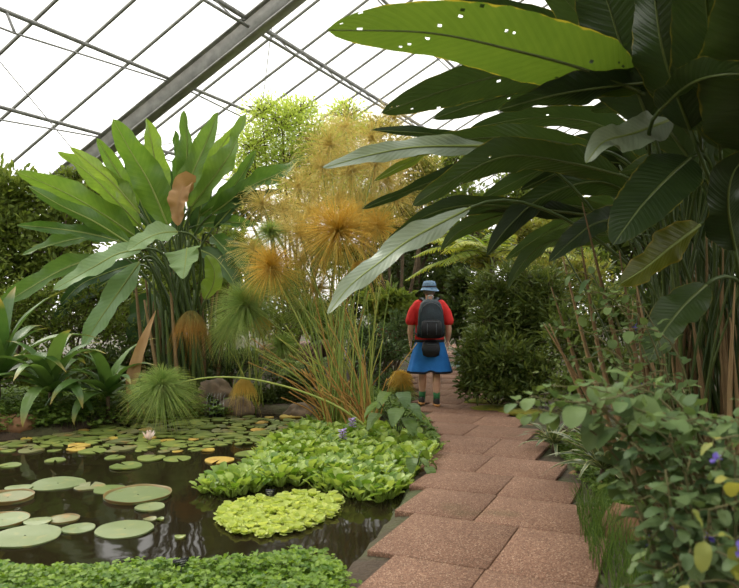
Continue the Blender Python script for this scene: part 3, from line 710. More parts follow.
for k, (px, W, mt, tl, kw) in enumerate(BL):
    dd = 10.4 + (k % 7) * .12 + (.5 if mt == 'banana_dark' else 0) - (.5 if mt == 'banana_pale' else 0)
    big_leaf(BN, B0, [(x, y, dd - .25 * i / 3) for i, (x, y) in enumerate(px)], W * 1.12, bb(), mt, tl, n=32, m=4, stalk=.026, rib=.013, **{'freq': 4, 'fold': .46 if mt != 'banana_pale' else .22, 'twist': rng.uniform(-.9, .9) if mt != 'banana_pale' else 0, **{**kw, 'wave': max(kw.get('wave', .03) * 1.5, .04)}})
dl = MB(); blade(dl, [at(190, 190, 10.2), at(184, 186, 10.05), at(179, 200, 9.95), at(178, 226, 9.95)], .17, .2, .7, 30, 5, wave=.09, freq=5)
dlf = dl.build('leaf', M['dry'], BN, B0); dlf['label'] = 'crumpled brown leaf'
MB().tube([at(190, 190, 10.2), at(186, 187, 10.1), at(179, 200, 9.96), at(178, 226, 9.96)], [.014, .004], 5).build('midrib', M['dry'], dlf, B0)
for k in range(26):
    b = B0 + np.array([rng.uniform(-.75, .6), rng.uniform(-.35, .3), 0]); top = b + np.array([(b[0] - B0[0]) * .35 + rng.normal() * .12, rng.normal() * .1, rng.uniform(1.2, 2.0)])
    MB().tube(curve([b, (b + top) / 2, top], 10), [.035, .028, .014], 9, var=rng.random()).build('stem', M['dry_stalk'] if k % 2 == 0 else M['petiole'], BN, B0)
# ------------------------------------------------------------------ strap-leaved rosettes at the pond's left end
def rosette(name, label, cat, c, n, L, W, mat, stem_h=.25, elev=(.2, 1.35), droop=1.0, prof='strap', group=None, bits=16, part='leaf', mats=None, stalk=.03):
    c = np.asarray(c, float); r = root(name, c, label, cat, group)
    top = c + UP * stem_h
    MB().tube([c, (c + top) / 2, top], [stalk, stalk * .8], 8).build('stem', M['bark'], r, c)
    for k in range(n):
        a = k * 2.399 + rng.normal() * .2; e = elev[0] + (elev[1] - elev[0]) * (k / max(n - 1, 1)) ** .8; l = L * rng.uniform(.75, 1.1)
        h = np.array([math.cos(a), math.sin(a), 0]); t = np.linspace(0, 1, 7)
        bend = droop * (1.25 - .45 * e)
        ang = e - bend * t ** 1.3 * 1.7
        P = top + np.cumsum(np.concatenate([np.zeros((1, 3)), (h * np.cos(ang[:-1])[:, None] + UP * np.sin(ang[:-1])[:, None]) * l / 6]), 0)
        P[:, 2] = np.maximum(P[:, 2], c[2] + .03 + .02 * rng.random())
        lb = MB(); blade(lb, P, W * rng.uniform(.8, 1.15), n=bits, m=3, prof=prof, ref='up', fold=.28, wave=.012, freq=2.5)
        lb.build(part, M[(mats or [mat])[k % len(mats or [mat])]], r, c)
    return r
g = lambda px, py: np.array([*gp(px, py, 0)[:2], float(ground_z(*gp(px, py, 0)[:2]))])
def on(x, y): return np.array([x, y, float(ground_z(x, y))])
rosette('crinum_lily', 'strap-leaved clump with drooping yellow-tipped leaves at the water edge, nearest the dark boulder', 'plant', on(-4.0, 9.0), 20, 1.15, .095, 'strap', .35, (.1, 1.45), 1.3)
rosette('crinum_lily', 'strap-leaved clump with long hanging leaves, between boulder and green papyrus mop', 'plant', on(-3.35, 9.2), 18, 1.0, .09, 'strap', .30, (.1, 1.4), 1.35)
rosette('crinum_lily', 'broad strap-leaved clump cut by the picture edge, upright leaves over the boulder', 'plant', on(-4.75, 9.2), 20, 1.35, .11, 'strap', .5, (.2, 1.5), .95)

# ------------------------------------------------------------------ papyrus
def stem_to(rt, org, base, top, r0=.011, mat='papyrus_stem', arch=.0, name='stem'):
    base, top = np.asarray(base, float), np.asarray(top, float); d = top - base
    mid = base + d * .5 + UP * arch + np.array([-d[0] * .12, 0, .06 * np.linalg.norm(d)])
    return MB().tube(curve([base, mid, top], 14), [r0, r0 * .55], 6, var=rng.random()).build(name, M[mat], rt, org)
P0 = np.array([-.12, 8.8, -.08])
PA = root('papyrus_clump', P0, 'tall golden and green papyrus clump rising from the pond bank beside the path', 'plant')
def pb(): return P0 + np.array([rng.uniform(-.42, .22), rng.uniform(-.2, .35), -.02])
UM = [  # px, py, depth, radius px, material, mode, rays, fuzz
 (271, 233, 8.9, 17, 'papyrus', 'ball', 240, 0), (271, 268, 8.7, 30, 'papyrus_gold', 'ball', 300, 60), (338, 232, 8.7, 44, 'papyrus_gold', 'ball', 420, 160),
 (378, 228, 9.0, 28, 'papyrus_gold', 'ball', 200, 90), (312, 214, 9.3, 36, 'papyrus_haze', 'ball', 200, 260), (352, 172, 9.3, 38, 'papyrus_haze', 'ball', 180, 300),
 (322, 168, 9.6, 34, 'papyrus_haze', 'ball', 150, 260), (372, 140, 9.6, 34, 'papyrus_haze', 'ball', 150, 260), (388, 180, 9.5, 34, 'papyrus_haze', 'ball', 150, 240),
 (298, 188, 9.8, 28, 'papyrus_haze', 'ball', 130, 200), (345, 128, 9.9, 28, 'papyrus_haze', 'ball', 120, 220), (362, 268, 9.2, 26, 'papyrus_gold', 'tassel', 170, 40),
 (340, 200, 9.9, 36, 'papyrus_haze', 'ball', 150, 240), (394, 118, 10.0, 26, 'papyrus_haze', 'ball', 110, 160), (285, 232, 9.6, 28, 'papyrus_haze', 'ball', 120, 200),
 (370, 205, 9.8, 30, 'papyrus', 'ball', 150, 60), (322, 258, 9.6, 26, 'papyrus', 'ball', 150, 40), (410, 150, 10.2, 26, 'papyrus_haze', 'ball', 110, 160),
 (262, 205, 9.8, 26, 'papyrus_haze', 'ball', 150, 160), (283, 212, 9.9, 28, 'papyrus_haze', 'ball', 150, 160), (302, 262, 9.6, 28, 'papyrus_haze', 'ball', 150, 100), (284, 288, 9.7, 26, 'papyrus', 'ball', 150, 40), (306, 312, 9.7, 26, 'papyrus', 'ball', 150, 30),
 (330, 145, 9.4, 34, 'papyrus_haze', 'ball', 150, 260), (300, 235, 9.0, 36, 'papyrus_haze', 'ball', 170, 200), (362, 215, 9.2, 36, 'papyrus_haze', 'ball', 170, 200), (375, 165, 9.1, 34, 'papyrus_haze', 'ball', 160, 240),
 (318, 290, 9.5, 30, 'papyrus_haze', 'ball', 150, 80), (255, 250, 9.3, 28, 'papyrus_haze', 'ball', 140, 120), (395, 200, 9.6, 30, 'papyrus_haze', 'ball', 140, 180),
]
for k, (x, y, d, rp, mt, mode, n, fz) in enumerate(UM):
    c = at(x, y, d); R = rp / F * d
    m = MB(); umbel(m, c, R * 1.15, int(n * (2.0 if 'haze' in mt else 3.0)), mode, .0017, .25 if mode == 'ball' else 1.1, fuzz=fz, spread=1.0)
    m.build('umbel', M[mt], PA, P0); stem_to(PA, P0, pb(), c, .011, 'papyrus_stem')
for k in range(58):
    b = pb(); lean = rng.uniform(-1.15, .5); top = b + np.array([lean, rng.uniform(-.25, .25), rng.uniform(.9, 2.2) * (1 - .25 * abs(lean))])
    stem_to(PA, P0, b, top, .010, 'papyrus_stem' if k % 3 else 'papyrus_old', name='stem')
for k in range(42):
    b = pb(); b[1] -= .15; top = b + np.array([rng.uniform(-.65, .2), rng.uniform(-.15, .1), rng.uniform(.3, .8)])
    stem_to(PA, P0, b, top, .013, 'papyrus_old', name='old_stub')
# the long stem that arches down over the water and carries a mop of green rays
c = at(162, 388, 8.7)
m = MB(); umbel(m, c, .52, 1300, 'ball', .0019, .42); m.build('umbel', M['papyrus'], PA, P0)
MB().tube(curve([at(383, 442, 8.4), at(345, 411, 8.4), at(300, 391, 8.45), at(250, 379, 8.55), at(205, 378, 8.65), c], 26), [.016, .009], 7).build('arching_stem', M['papyrus_stem'], PA, P0)

P1 = on(-1.75, 10.0)
PB = root('papyrus_clump', P1, 'papyrus with brown-tipped drooping mops on the far bank beside the little waterfall', 'plant')
for (x, y, d, R, mt, mode, n, fz, dr) in [(191, 316, 9.7, .36, 'papyrus_brown', 'tassel', 360, 0, 1.5), (246, 306, 9.3, .55, 'papyrus', 'ball', 460, 0, .35), (262, 322, 9.5, .26, 'papyrus_gold', 'tassel', 200, 0, 1.0),
                                          (244, 382, 9.5, .25, 'papyrus_gold', 'tassel', 260, 0, 1.5), (228, 330, 9.9, .42, 'papyrus', 'ball', 260, 0, .4), (282, 345, 9.9, .35, 'papyrus', 'ball', 200, 0, .4)]:
    c = at(x, y, d); m = MB(); umbel(m, c, R, n * 3, mode, .0018, dr, spread=1.0 if mode == 'ball' else .9, axis=(0, 0, .4 if mode == 'tassel' else 1)); m.build('umbel', M[mt], PB, P1)
    stem_to(PB, P1, P1 + np.array([rng.uniform(-.3, .3), rng.uniform(0, .3), 0]), c, .011, arch=.05)
for k in range(10):
    b = P1 + np.array([rng.uniform(-.3, .3), rng.uniform(0, .4), 0]); stem_to(PB, P1, b, b + np.array([rng.uniform(-.5, .6), 0, rng.uniform(.6, 1.5)]), .010)
lb = MB(); blade(lb, [at(128, 401, 9.2), at(133, 375, 9.2), at(142, 345, 9.2), at(156, 310, 9.3)], .085, .2, .3, 20, 3, prof='lance')
WL = root('withered_leaf_plant', at(128, 404, 9.2), 'narrow upright withered orange-brown leaf left of the green mop', 'plant')
lb.build('leaf', M['dry'], WL, at(128, 404, 9.2)); MB().tube([on(*at(128, 404, 9.2)[:2]), at(128, 403, 9.2), at(128, 399, 9.2)], .012, 5).build('stem', M['dry_stalk'], WL, at(128, 404, 9.2))

# ------------------------------------------------------------------ water lily pads
def pad_mesh(name, rx, mat, rim=0.0, notch=.22, seed=0, ry=None, nr=4, na=44):
    m = MB(); a = np.linspace(notch, 2 * math.pi - notch, na); rr = np.linspace(0.03, 1, nr + 1)
    wob = 1 + .02 * np.sin(3 * a + seed) + .012 * np.sin(7 * a + 2 * seed)
    v = np.stack([np.outer(rr, np.cos(a) * wob) * rx, np.outer(rr, np.sin(a) * wob) * rx, .004 * np.sin(a * 2 + seed)[None] * rr[:, None] + .006 + 0 * np.outer(rr, a)], -1)
    i, j = np.meshgrid(np.arange(nr), np.arange(na - 1), indexing='ij')
    q = np.stack([i * na + j, (i + 1) * na + j, (i + 1) * na + j + 1, i * na + j + 1], -1).reshape(-1, 4)
    uv = np.stack([.5 + v[..., 0] / rx * .5, .5 + v[..., 1] / rx * .5], -1)
    m.add(v, [q], uv, rng.random())
    v2 = v[-1].copy(); v2[:, 2] -= .012; m.add(np.stack([v[-1], v2], 0), [np.stack([np.arange(na - 1), np.arange(na - 1) + na, np.arange(1, na) + na, np.arange(1, na)], -1)], None, .5)
    return m
def rim_mesh(rx, h, na=60, seed=0):
    a = np.linspace(0, 2 * math.pi, na, endpoint=False); hh = h * (1 + .12 * np.sin(5 * a + seed))
    R = [np.stack([np.cos(a) * rx * k, np.sin(a) * rx * k, z], -1) for k, z in ((.985, 0 * a - .01), (1.0, hh * .5), (1.025, hh), (1.012, hh), (.985, hh * .4), (.97, 0 * a + .006))]
    return MB().rings(R, cap=False)
NEAR = [  # px, py, width px, material, rim, label
 (58, 484, 52, 'pad_giant', 0, 'large round green pad standing alone behind the rimmed pad'),
 (90, 487, 30, 'pad_dull', 0, 'dull grey-green pad between two large pads, left of the rimmed one'),
 (111, 490, 33, 'pad', 0, 'green pad tucked behind the left edge of the rimmed pad'),
 (138, 496, 64, 'pad_giant', .022, 'giant round pad with an upturned reddish rim, midway across the open water'),
 (149.5, 508, 29, 'pad_giant', 0, 'pale oval pad just in front of the reddish-rimmed giant pad'),
 (19, 489, 26, 'pad_giant', 0, 'mid-size green pad behind the brown-rimmed pad at picture edge'),
 (8, 499, 48, 'pad_dull', .022, 'rimmed pad with brown-red underside, cut by the left picture edge'),
 (2, 522, 50, 'pad_giant', .014, 'large pad with yellowish turned-up edge, cut by the left picture edge'),
 (38, 523, 27, 'pad_giant', 0, 'pale pad wedged between the brown-edged pad and the edge-cut pads'),
 (64, 520, 29, 'pad_dull', .014, 'small pad with an upturned brown rim among the near pads'),
 (78, 529, 32, 'pad_giant', 0, 'pale green oval pad just in front of the small brown-rimmed pad'),
 (25, 537, 68, 'pad_giant', 0, 'largest flat pale pad in the near left corner of the pond'),
 (125, 530, 56, 'pad_giant', 0, 'large flat pale pad closest to the clover-like bank plants'),
 (150, 520, 13, 'pad_dull', 0, 'tiny pad in open water beyond the large flat near pad'),
 (160, 520, 8, 'pad', 0, 'tiniest pad in open water, right neighbour of another tiny one'),
 (180, 538, 11, 'pad', 0, 'tiny dull pad by the tips of the bank plants'),
 (126, 467, 31, 'pad', 0, 'single green pad floating before the pad carpet, over open water'),
 (151, 459, 27, 'pad', 0, 'green pad at the near fringe of the carpet, left of a twin pad'),
 (177, 459, 27, 'pad', 0, 'green pad at the near fringe of the carpet, left of the orange pad'),
 (115, 458, 20, 'pad', 0, 'small green pad at the carpet fringe behind the single floating pad'),
 (9, 466, 22, 'pad', 0, 'green pad at the carpet fringe touching the left picture edge'),
 (55, 461, 20, 'pad', 0, 'small green pad at the carpet fringe behind the large lone pad'),
 (92, 452, 27, 'pad', 0, 'wide green pad right behind a yellow one in the left carpet'),
 (76, 450, 18, 'pad_yellow', 0, 'small yellow pad in the left half of the pad carpet'),
 (220, 461, 29, 'pad_yellow', 0, 'orange-yellow pad floating near the water hyacinths'),
 (248, 455, 26, 'pad', 0, 'green pad between the orange pad and the water hyacinths'),
 (208, 451, 13, 'pad_yellow', 0, 'small yellow half-hidden pad just behind the orange pad'),
 (258, 430, 15, 'pad_yellow', 0, 'yellow pad far back in the carpet towards the papyrus foot'),
 (277, 440, 12, 'pad_yellow', 0, 'small orange-tinted pad beside the hyacinths, far carpet'),
 (146, 430, 16, 'pad_yellow', 0, 'yellow-green pad at the far bank below the green papyrus mop'),
 (150, 468 - 30, 14, 'pad_yellow', 0, 'yellowing pad beside the pale water lily bloom'),
]
placed = []
for k, (x, y, wp, mt, rim, lab) in enumerate(NEAR):
    p = gp(x, y, WZ); rx = wp / 2 / F * p[1]; rz = rng.uniform(0, 6.28)
    p[2] = WZ + .002 + .0012 * (k % 9)
    o = pad_mesh('lily_pad', rx, M[mt], seed=k, notch=.0 if rim or mt == 'pad_giant' else .14).build('lily_pad', M[mt], None, (0, 0, 0)); o.location = p; o.rotation_euler = (0, 0, rz)
    tag(o, lab, 'lily pad', 'water lily pads on the pond')
    if rim: rim_mesh(rx, rim, seed=k).build('pad_rim', M['pad_rim'], o, (0, 0, 0))
    placed.append((p[0], p[1], rx))
protos = {m: [] for m in ('pad', 'pad_dull', 'pad_yellow')}
hya_px = np.array([(200, 492), (222, 482), (250, 474), (268, 452), (290, 440), (312, 430), (345, 427), (392, 436), (424, 452), (432, 466), (420, 478), (404, 492), (384, 502), (352, 502), (335, 494), (300, 486), (270, 487), (238, 498)], float)
hya = np.array([gp(x, y, WZ)[:2] for x, y in hya_px])
cnt = 0; tries = 0
while cnt < 175 and tries < 20000:
    tries += 1
    px, py = rng.uniform(-15, 325), rng.uniform(417, 456)
    lim = 452 - .00 * px if px < 215 else 446
    if py > lim or (px < 130 and py < 444 - px * .17): continue
    if py > 447 and rng.random() < .6: continue
    p = gp(px, py, WZ)
    if not inside(p[0], p[1], pond) or pdist(p[0], p[1], pond) < .05: continue
    if inside(p[0], p[1], hya): continue
    rx = rng.uniform(.055, .145) if rng.random() < .75 else rng.uniform(.12, .18)
    if any((p[0] - a) ** 2 + (p[1] - b) ** 2 < (.80 * (rx + c)) ** 2 for a, b, c in placed): continue
    placed.append((p[0], p[1], rx)); mt = rng.choice(['pad', 'pad_dull', 'pad_yellow'], p=[.66, .24, .10])
    if len(protos[mt]) < 6: 
        o = pad_mesh('lily_pad', .1, M[mt], seed=cnt, na=28, nr=2).build('lily_pad', M[mt], None, (0, 0, 0)); protos[mt].append(o)
    else: o = protos[mt][cnt % 6].copy(); C.objects.link(o)
    o.location = (p[0], p[1], WZ + .001 + .0016 * (cnt % 8)); o.scale = (rx / .1,) * 3; o.rotation_euler = (rng.normal() * .03, rng.normal() * .03, rng.uniform(0, 6.28))
    word = {'pad': 'green', 'pad_dull': 'olive', 'pad_yellow': 'yellowish'}[mt]
    tag(o, f'small {word} water lily pad in the crowded carpet across the far pond', 'lily pad', f'{word} pads of the far carpet'); cnt += 1
# a water lily bloom
fo = gp(149, 445, WZ); LF = root('water_lily_flower', fo, 'pale pink water lily bloom standing among the far pads', 'flower')
for ring_, (n, e, l) in enumerate(((6, .75, .13), (6, 1.15, .12))):
    for k in range(n):
        a = k * 6.283 / n + ring_ * .5; h = np.array([math.cos(a), math.sin(a), 0]); pm = MB()
        c0 = fo + UP * .05; blade(pm, [c0, c0 + (h * math.cos(e) + UP * math.sin(e)) * l * .5, c0 + (h * math.cos(e + .2) + UP * math.sin(e + .2)) * l], .03, n=8, m=2, prof='lance', ref='up', wave=0)
        pm.build('petal', M['lily'], LF, fo)
MB().tube([fo - UP * .02, fo + UP * .03, fo + UP * .06], .008, 6).build('stalk', M['papyrus_stem'], LF, fo)

# ------------------------------------------------------------------ water hyacinths and water lettuce
def hyacinth_mesh(seed):
    m = MB(); nl = int(rng.integers(8, 12))
    for k in range(nl):
        a = k * 2.399; h = np.array([math.cos(a), math.sin(a), 0]); e = rng.uniform(.55, 1.35); l = rng.uniform(.07, .14)
        p0 = h * .012; p1 = p0 + (h * math.cos(e) + UP * math.sin(e)) * l
        m.tube([p0, (p0 + p1) / 2, p1], [.006, .013, .004], 5, var=.7, cap=False)
        f = h * math.cos(e - .15) + UP * math.sin(e - .15); R = rng.uniform(.036, .054)
        blade(m, [p1, p1 + f * R, p1 + (f + h * .12 - UP * .03) * 2 * R], R * 1.02, n=9, m=3, prof='oval', ref='up', fold=.32, wave=.004, var=np.clip(rng.normal(.5, .42), 0, 1))
    return m
hp = []
for k in range(7):
    o = hyacinth_mesh(k).build('leaves', M['hyacinth'], None, (0, 0, 0)); hp.append(o)
def cover(poly, n, d, used):
    out = []; lo, hi = poly.min(0), poly.max(0); t = 0
    while len(out) < n and t < 40000:
        t += 1; x, y = rng.uniform(lo, hi)
        if inside(x, y, poly) and all((x - a) ** 2 + (y - b) ** 2 < 1e9 and (x - a) ** 2 + (y - b) ** 2 > d * d for a, b in out): out.append((x, y))
    return out
flo = [gp(352, 440, WZ), gp(341, 452, WZ)]
hpts = cover(hya, 270, .105, [])
hroots = []
for k, (x, y) in enumerate(hpts):
    z = max(WZ, float(ground_z(x, y))) - .01
    src = hp[k % 7]
    fi = [i for i, f in enumerate(flo) if np.hypot(x - f[0], y - f[1]) < .14 and not any(h[1] == i for h in hroots)]
    if fi:
        r = root('water_hyacinth', (x, y, z), ['water hyacinth with a lilac flower spike, the one farther from the path', 'water hyacinth with a lilac flower spike, close to the old papyrus stalks'][fi[0] == 0], 'plant', 'floating water hyacinths')
        o = src.copy(); C.objects.link(o); o.name = 'leaves'; o.parent = r;
        for kk in ('label', 'category', 'group'):
            if kk in o: del o[kk]
        o.rotation_euler = (0, 0, rng.uniform(0, 6.28)); o.location = (0, 0, 0)
        sp_ = MB(); sp_.tube([np.zeros(3), np.array([0, 0, .12]), np.array([.01, 0, .24])], .007, 6, cap=False)
        sp_.build('flower_stalk', M['papyrus_stem'], r, (0, 0, 0)); fm = MB()
        for q in range(14):
            a = q * 2.399; zc = np.array([.008, 0, .15 + q * .008]); hh = np.array([math.cos(a), math.sin(a), .25])
            for s in (-.6, 0, .6):
                rot = np.array([math.cos(a + s), math.sin(a + s), .35 - abs(s) * .3]); blade(fm, [zc, zc + hh * .012 + rot * .016, zc + hh * .02 + rot * .034], .014, n=5, m=1, prof='oval', ref='up', wave=0)
        fs = fm.build('flower_spike', M['flower'], r, (0, 0, 0)); fs['label'] = 'lilac flower spike'
        hroots.append((r, fi[0])); continue
    o = src if k < 7 else src.copy()
    if k >= 7: C.objects.link(o)
    o.name = 'water_hyacinth'; o.location = (x, y, z); sc_ = rng.uniform(.66, 1.08); o.scale = (sc_,) * 3; o.rotation_euler = (rng.normal() * .08, rng.normal() * .08, rng.uniform(0, 6.28))
    tag(o, 'bright green round-leaved water hyacinth without a flower in the floating raft by the path', 'plant', 'floating water hyacinths without flowers')
let_px = np.array([(216, 518), (230, 506), (262, 499), (300, 496), (330, 497), (342, 503), (335, 515), (318, 524), (296, 532), (262, 538), (232, 534)], float)
letp = np.array([gp(x, y, WZ)[:2] for x, y in let_px])
lp = []
for k in range(6):
    m = MB()
    for q in range(11):
        a = q * 2.399; h = np.array([math.cos(a), math.sin(a), 0]); e = .35 + q * .085; l = .062 * rng.uniform(.8, 1.15)
        f = h * math.cos(e) + UP * math.sin(e); m_ = blade(m, [h * .004, f * l * .5 + UP * .004, f * l - UP * .006], .030, n=9, m=2, prof='wedge', ref='up', fold=.15, wave=.005, freq=2, var=np.clip(rng.normal(.5, .3), 0, 1))
    # wedge leaves are widest at the tip
    lp.append(m.build('water_lettuce', M['lettuce'], None, (0, 0, 0)))
for k, (x, y) in enumerate(cover(letp, 260, .062, [])):
    o = lp[k] if k < 6 else lp[k % 6].copy()
    if k >= 6: C.objects.link(o)
    o.name = 'water_lettuce'; o.location = (x, y, WZ - .004 + .004 * rng.random()); s = rng.uniform(.8, 1.3); o.scale = (s,) * 3; o.rotation_euler = (rng.normal() * .1, rng.normal() * .1, rng.uniform(0, 6.28))
    tag(o, 'small pale lime water lettuce rosette in the flat raft before the hyacinths', 'plant', 'water lettuce rosettes')

# ------------------------------------------------------------------ bank plants close to the camera
def clover_patch(name, label, poly, n, h, leaf, mat, kind='stuff', leafW=None, lift=None, base_z=None):
    m = MB(); lo, hi = poly.min(0), poly.max(0); pts = []
    while len(pts) < n:
        q = rng.uniform(lo, hi, (n, 2)); q = q[inside(q[:, 0], q[:, 1], poly)]; pts += q.tolist()
    P = np.array(pts[:n]); gz = np.maximum(ground_z(P[:, 0], P[:, 1]), WZ if base_z is None else base_z)
    dd = pdist(P[:, 0], P[:, 1], poly)
    hh = h * rng.uniform(.3, 1.2, n) * np.clip(.6 + dd * 2.0, .6, 1.2)
    top = np.column_stack([P + rng.normal(size=(n, 2)) * .03, gz + hh]); bot = np.column_stack([P, gz - .01])
    for k in range(0, n, 2):
        m.tube([bot[k], (bot[k] + top[k]) / 2 + rng.normal(size=3) * .008, top[k]], [.0022, .0015], 3, var=.6, cap=False)
    v0 = np.clip(rng.normal(.5, .28, n), 0, 1)
    for s in range(3):
        a = rng.uniform(0, 6.28, n) * (s == 0) if s == 0 else a + 2.094 + rng.normal(size=n) * .2
        d = np.column_stack([np.cos(a), np.sin(a), rng.normal(.1, .15, n)])
        scatter_leaves(m, top + d * .002, d, leaf * rng.uniform(.7, 1.25, n), (leafW or leaf * 1.0) * rng.uniform(.8, 1.2, n), v0, .0, 1.5)
    o = m.build(name, M[mat], None, np.append(P.mean(0), 0)); return tag(o, label, 'plants', None, kind)
pw = np.array([gp(x, y, 0.05)[:2] for x, y in [(-90, 548), (0, 556), (60, 560), (110, 557), (170, 553), (220, 552), (270, 548), (300, 540), (332, 545), (343, 575), (338, 600), (330, 660), (-90, 660)]])
clover_patch('pennywort', 'low bright green clover-like bank plants along the near edge of the pond', pw, 8500, .17, .028, 'penny')
bk = np.array([on(*p)[:2] for p in [(-5.6, 7.9), (-4.6, 8.0), (-3.9, 8.45), (-3.1, 9.05), (-2.4, 9.5), (-1.9, 9.6), (-2.0, 10.3), (-3.0, 10.4), (-4.4, 10.6), (-6.6, 10.2)]])
clover_patch('creeping_groundcover', 'dark low groundcover on the far bank under the strap-leaved clumps', bk, 4600, .18, .05, 'cover')
bk2 = np.array([(-.75, 9.6), (-.3, 9.3), (.3, 9.0), (.62, 7.5), (.55, 7.1), (.72, 7.2), (.72, 8.4), (.45, 9.6), (.25, 11.5), (-.6, 11.5)])
clover_patch('creeping_groundcover', 'fine green groundcover between the papyrus foot and the path', bk2, 2200, .12, .04, 'cover')
# ------------------------------------------------------------------ trees and shrubs behind
def B(px, py, Y, rx, ry, rd=None):
    c = at(px, py, Y); k = Y / F
    return (*c, rx * k, (rd or (rx + ry) / 2 * .8) * k if (rd or 0) > 3 or rd is None else rd, ry * k)
def bush(name, label, base_px, Y, blobs, n, L, W, leaf, wood='bark', **kw):
    x = (base_px - 369.5) / F * Y
    return shrub(name, label, kw.pop('cat', 'shrub'), on(x, Y), [B(*b) for b in blobs], n, L, W, M[leaf], M[wood], **kw)
bush('feathery_tree', 'tall airy tree with bright yellow-green leaves behind the golden papyrus', 290, 13.6,
     [(282, 130, 13.2, 38, 26), (252, 150, 13.4, 22, 30), (318, 150, 13.2, 32, 28), (285, 165, 13.4, 40, 24), (348, 116, 13.8, 20, 16), (300, 112, 13.4, 20, 14), (262, 112, 13.2, 20, 16), (245, 178, 13.4, 20, 20), (330, 175, 13.4, 34, 26), (348, 140, 13.6, 24, 22), (305, 188, 13.4, 34, 24)], 19000, .085, .026, 'tree_bright', cat='tree', trunk=.03, twigs=40, droop=.25, jitter=.62)
bush('slender_tree', 'thin pale green tree crown showing above the golden papyrus mist', 392, 16, [(375, 135, 16, 26, 18), (400, 160, 16, 30, 26), (372, 175, 16, 30, 24), (425, 178, 16, 26, 26), (350, 200, 16, 30, 24), (400, 205, 16, 30, 24)], 6500, .12, .045, 'tree_yellow', cat='tree', trunk=.05, twigs=20)
bush('leafy_tree', 'leafy tree against the glass at the left edge', 10, 13.5, [(8, 200, 13.2, 34, 24), (45, 205, 13.3, 34, 22), (10, 240, 13, 36, 28), (60, 235, 13.2, 36, 26), (-15, 215, 13, 30, 40), (25, 275, 13, 40, 26)], 7500, .15, .065, 'tree_mid', cat='tree', trunk=.05, twigs=24, jitter=.75)
bush('upright_shrub', 'green twiggy shrub topping out beside the steel rafter', 78, 13, [(72, 180, 13, 16, 14), (88, 200, 13, 24, 18), (62, 188, 13.1, 14, 12)], 1500, .12, .05, 'tree_mid', trunk=.03, twigs=16)
bush('leafy_shrub', 'mid green small-leaved shrub low under the long banana leaves', 70, 11.8, [(40, 305, 11.6, 40, 28), (90, 300, 11.6, 40, 26), (110, 335, 11.4, 36, 26), (60, 335, 11.5, 36, 24), (0, 320, 11.6, 40, 30)], 6500, .075, .035, 'tree_mid', trunk=.03, twigs=20)
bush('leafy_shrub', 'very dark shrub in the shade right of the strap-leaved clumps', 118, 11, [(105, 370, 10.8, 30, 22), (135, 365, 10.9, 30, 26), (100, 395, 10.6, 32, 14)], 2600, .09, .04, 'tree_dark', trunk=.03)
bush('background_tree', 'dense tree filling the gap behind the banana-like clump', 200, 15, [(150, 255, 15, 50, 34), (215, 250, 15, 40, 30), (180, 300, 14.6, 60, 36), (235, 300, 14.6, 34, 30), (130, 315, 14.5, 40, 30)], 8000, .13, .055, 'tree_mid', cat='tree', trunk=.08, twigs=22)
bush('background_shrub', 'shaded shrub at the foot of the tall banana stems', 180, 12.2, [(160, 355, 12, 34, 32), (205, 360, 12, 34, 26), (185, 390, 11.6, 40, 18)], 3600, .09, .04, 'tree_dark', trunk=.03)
bush('bluish_shrub', 'low blue-green shrub above the waterfall stones', 235, 11, [(222, 365, 10.9, 22, 18), (250, 362, 11, 26, 18), (285, 375, 11, 22, 16)], 2600, .09, .022, 'tree_blue', trunk=.02, twigs=18)
bush('background_shrub', 'dim green shrub beyond the yellow drooping mop, above the far water edge', 270, 10.6, [(270, 395, 10.5, 20, 16), (300, 395, 10.5, 22, 18), (255, 405, 10.4, 16, 10)], 2000, .07, .032, 'tree_dark', trunk=.02)
bush('background_tree', 'pale green loose tree behind the papyrus, sky showing between its boughs', 330, 18, [(245, 210, 17, 24, 18), (335, 255, 18, 26, 22), (370, 225, 18, 26, 18), (270, 285, 17, 24, 20), (300, 318, 17, 40, 16), (285, 215, 17, 20, 14), (310, 235, 18, 14, 12)], 6000, .16, .06, 'tree_mid', cat='tree', trunk=.07, twigs=18)
bush('background_shrub', 'low green shrub along the distant pinkish terrace', 300, 15, [(240, 325, 15, 30, 14), (330, 330, 15, 32, 18), (356, 305, 15, 24, 22)], 2800, .12, .05, 'tree_dark', trunk=.03)
bush('background_tree', 'dark tree beyond the hat of the walking person', 410, 19, [(395, 245, 19, 34, 32), (432, 240, 19, 32, 32), (400, 295, 18.6, 34, 30), (440, 292, 18.6, 30, 30), (465, 260, 19, 30, 40), (420, 200, 19, 36, 20)], 6500, .17, .075, 'tree_dark', cat='tree', trunk=.09, twigs=20)
bush('background_tree', 'mid green tree rising above the fern fronds', 500, 16.5, [(470, 205, 16.5, 38, 26), (520, 205, 16.5, 40, 30), (490, 240, 16.4, 44, 24), (560, 215, 16.4, 36, 40), (540, 255, 16.2, 44, 26), (455, 165, 16.8, 30, 18)], 6500, .14, .06, 'tree_mid', cat='tree', trunk=.08, twigs=20)
bush('yellowing_tree', 'yellow-tinged shrub glowing between the dark overhanging leaves and the hedge', 530, 13, [(520, 235, 13, 34, 22), (550, 275, 12.8, 34, 24), (585, 285, 12.6, 30, 30), (490, 262, 13, 24, 16)], 3800, .12, .04, 'tree_yellow', trunk=.04, twigs=20)
bush('path_shrub', 'grey-green fine-leaved shrub left of the path behind the golden tuft', 385, 11.6, [(385, 355, 11.5, 24, 26), (400, 335, 11.8, 22, 22), (366, 345, 11.8, 20, 26), (392, 385, 11.2, 18, 14)], 3200, .085, .032, 'tree_blue', trunk=.025, twigs=18)
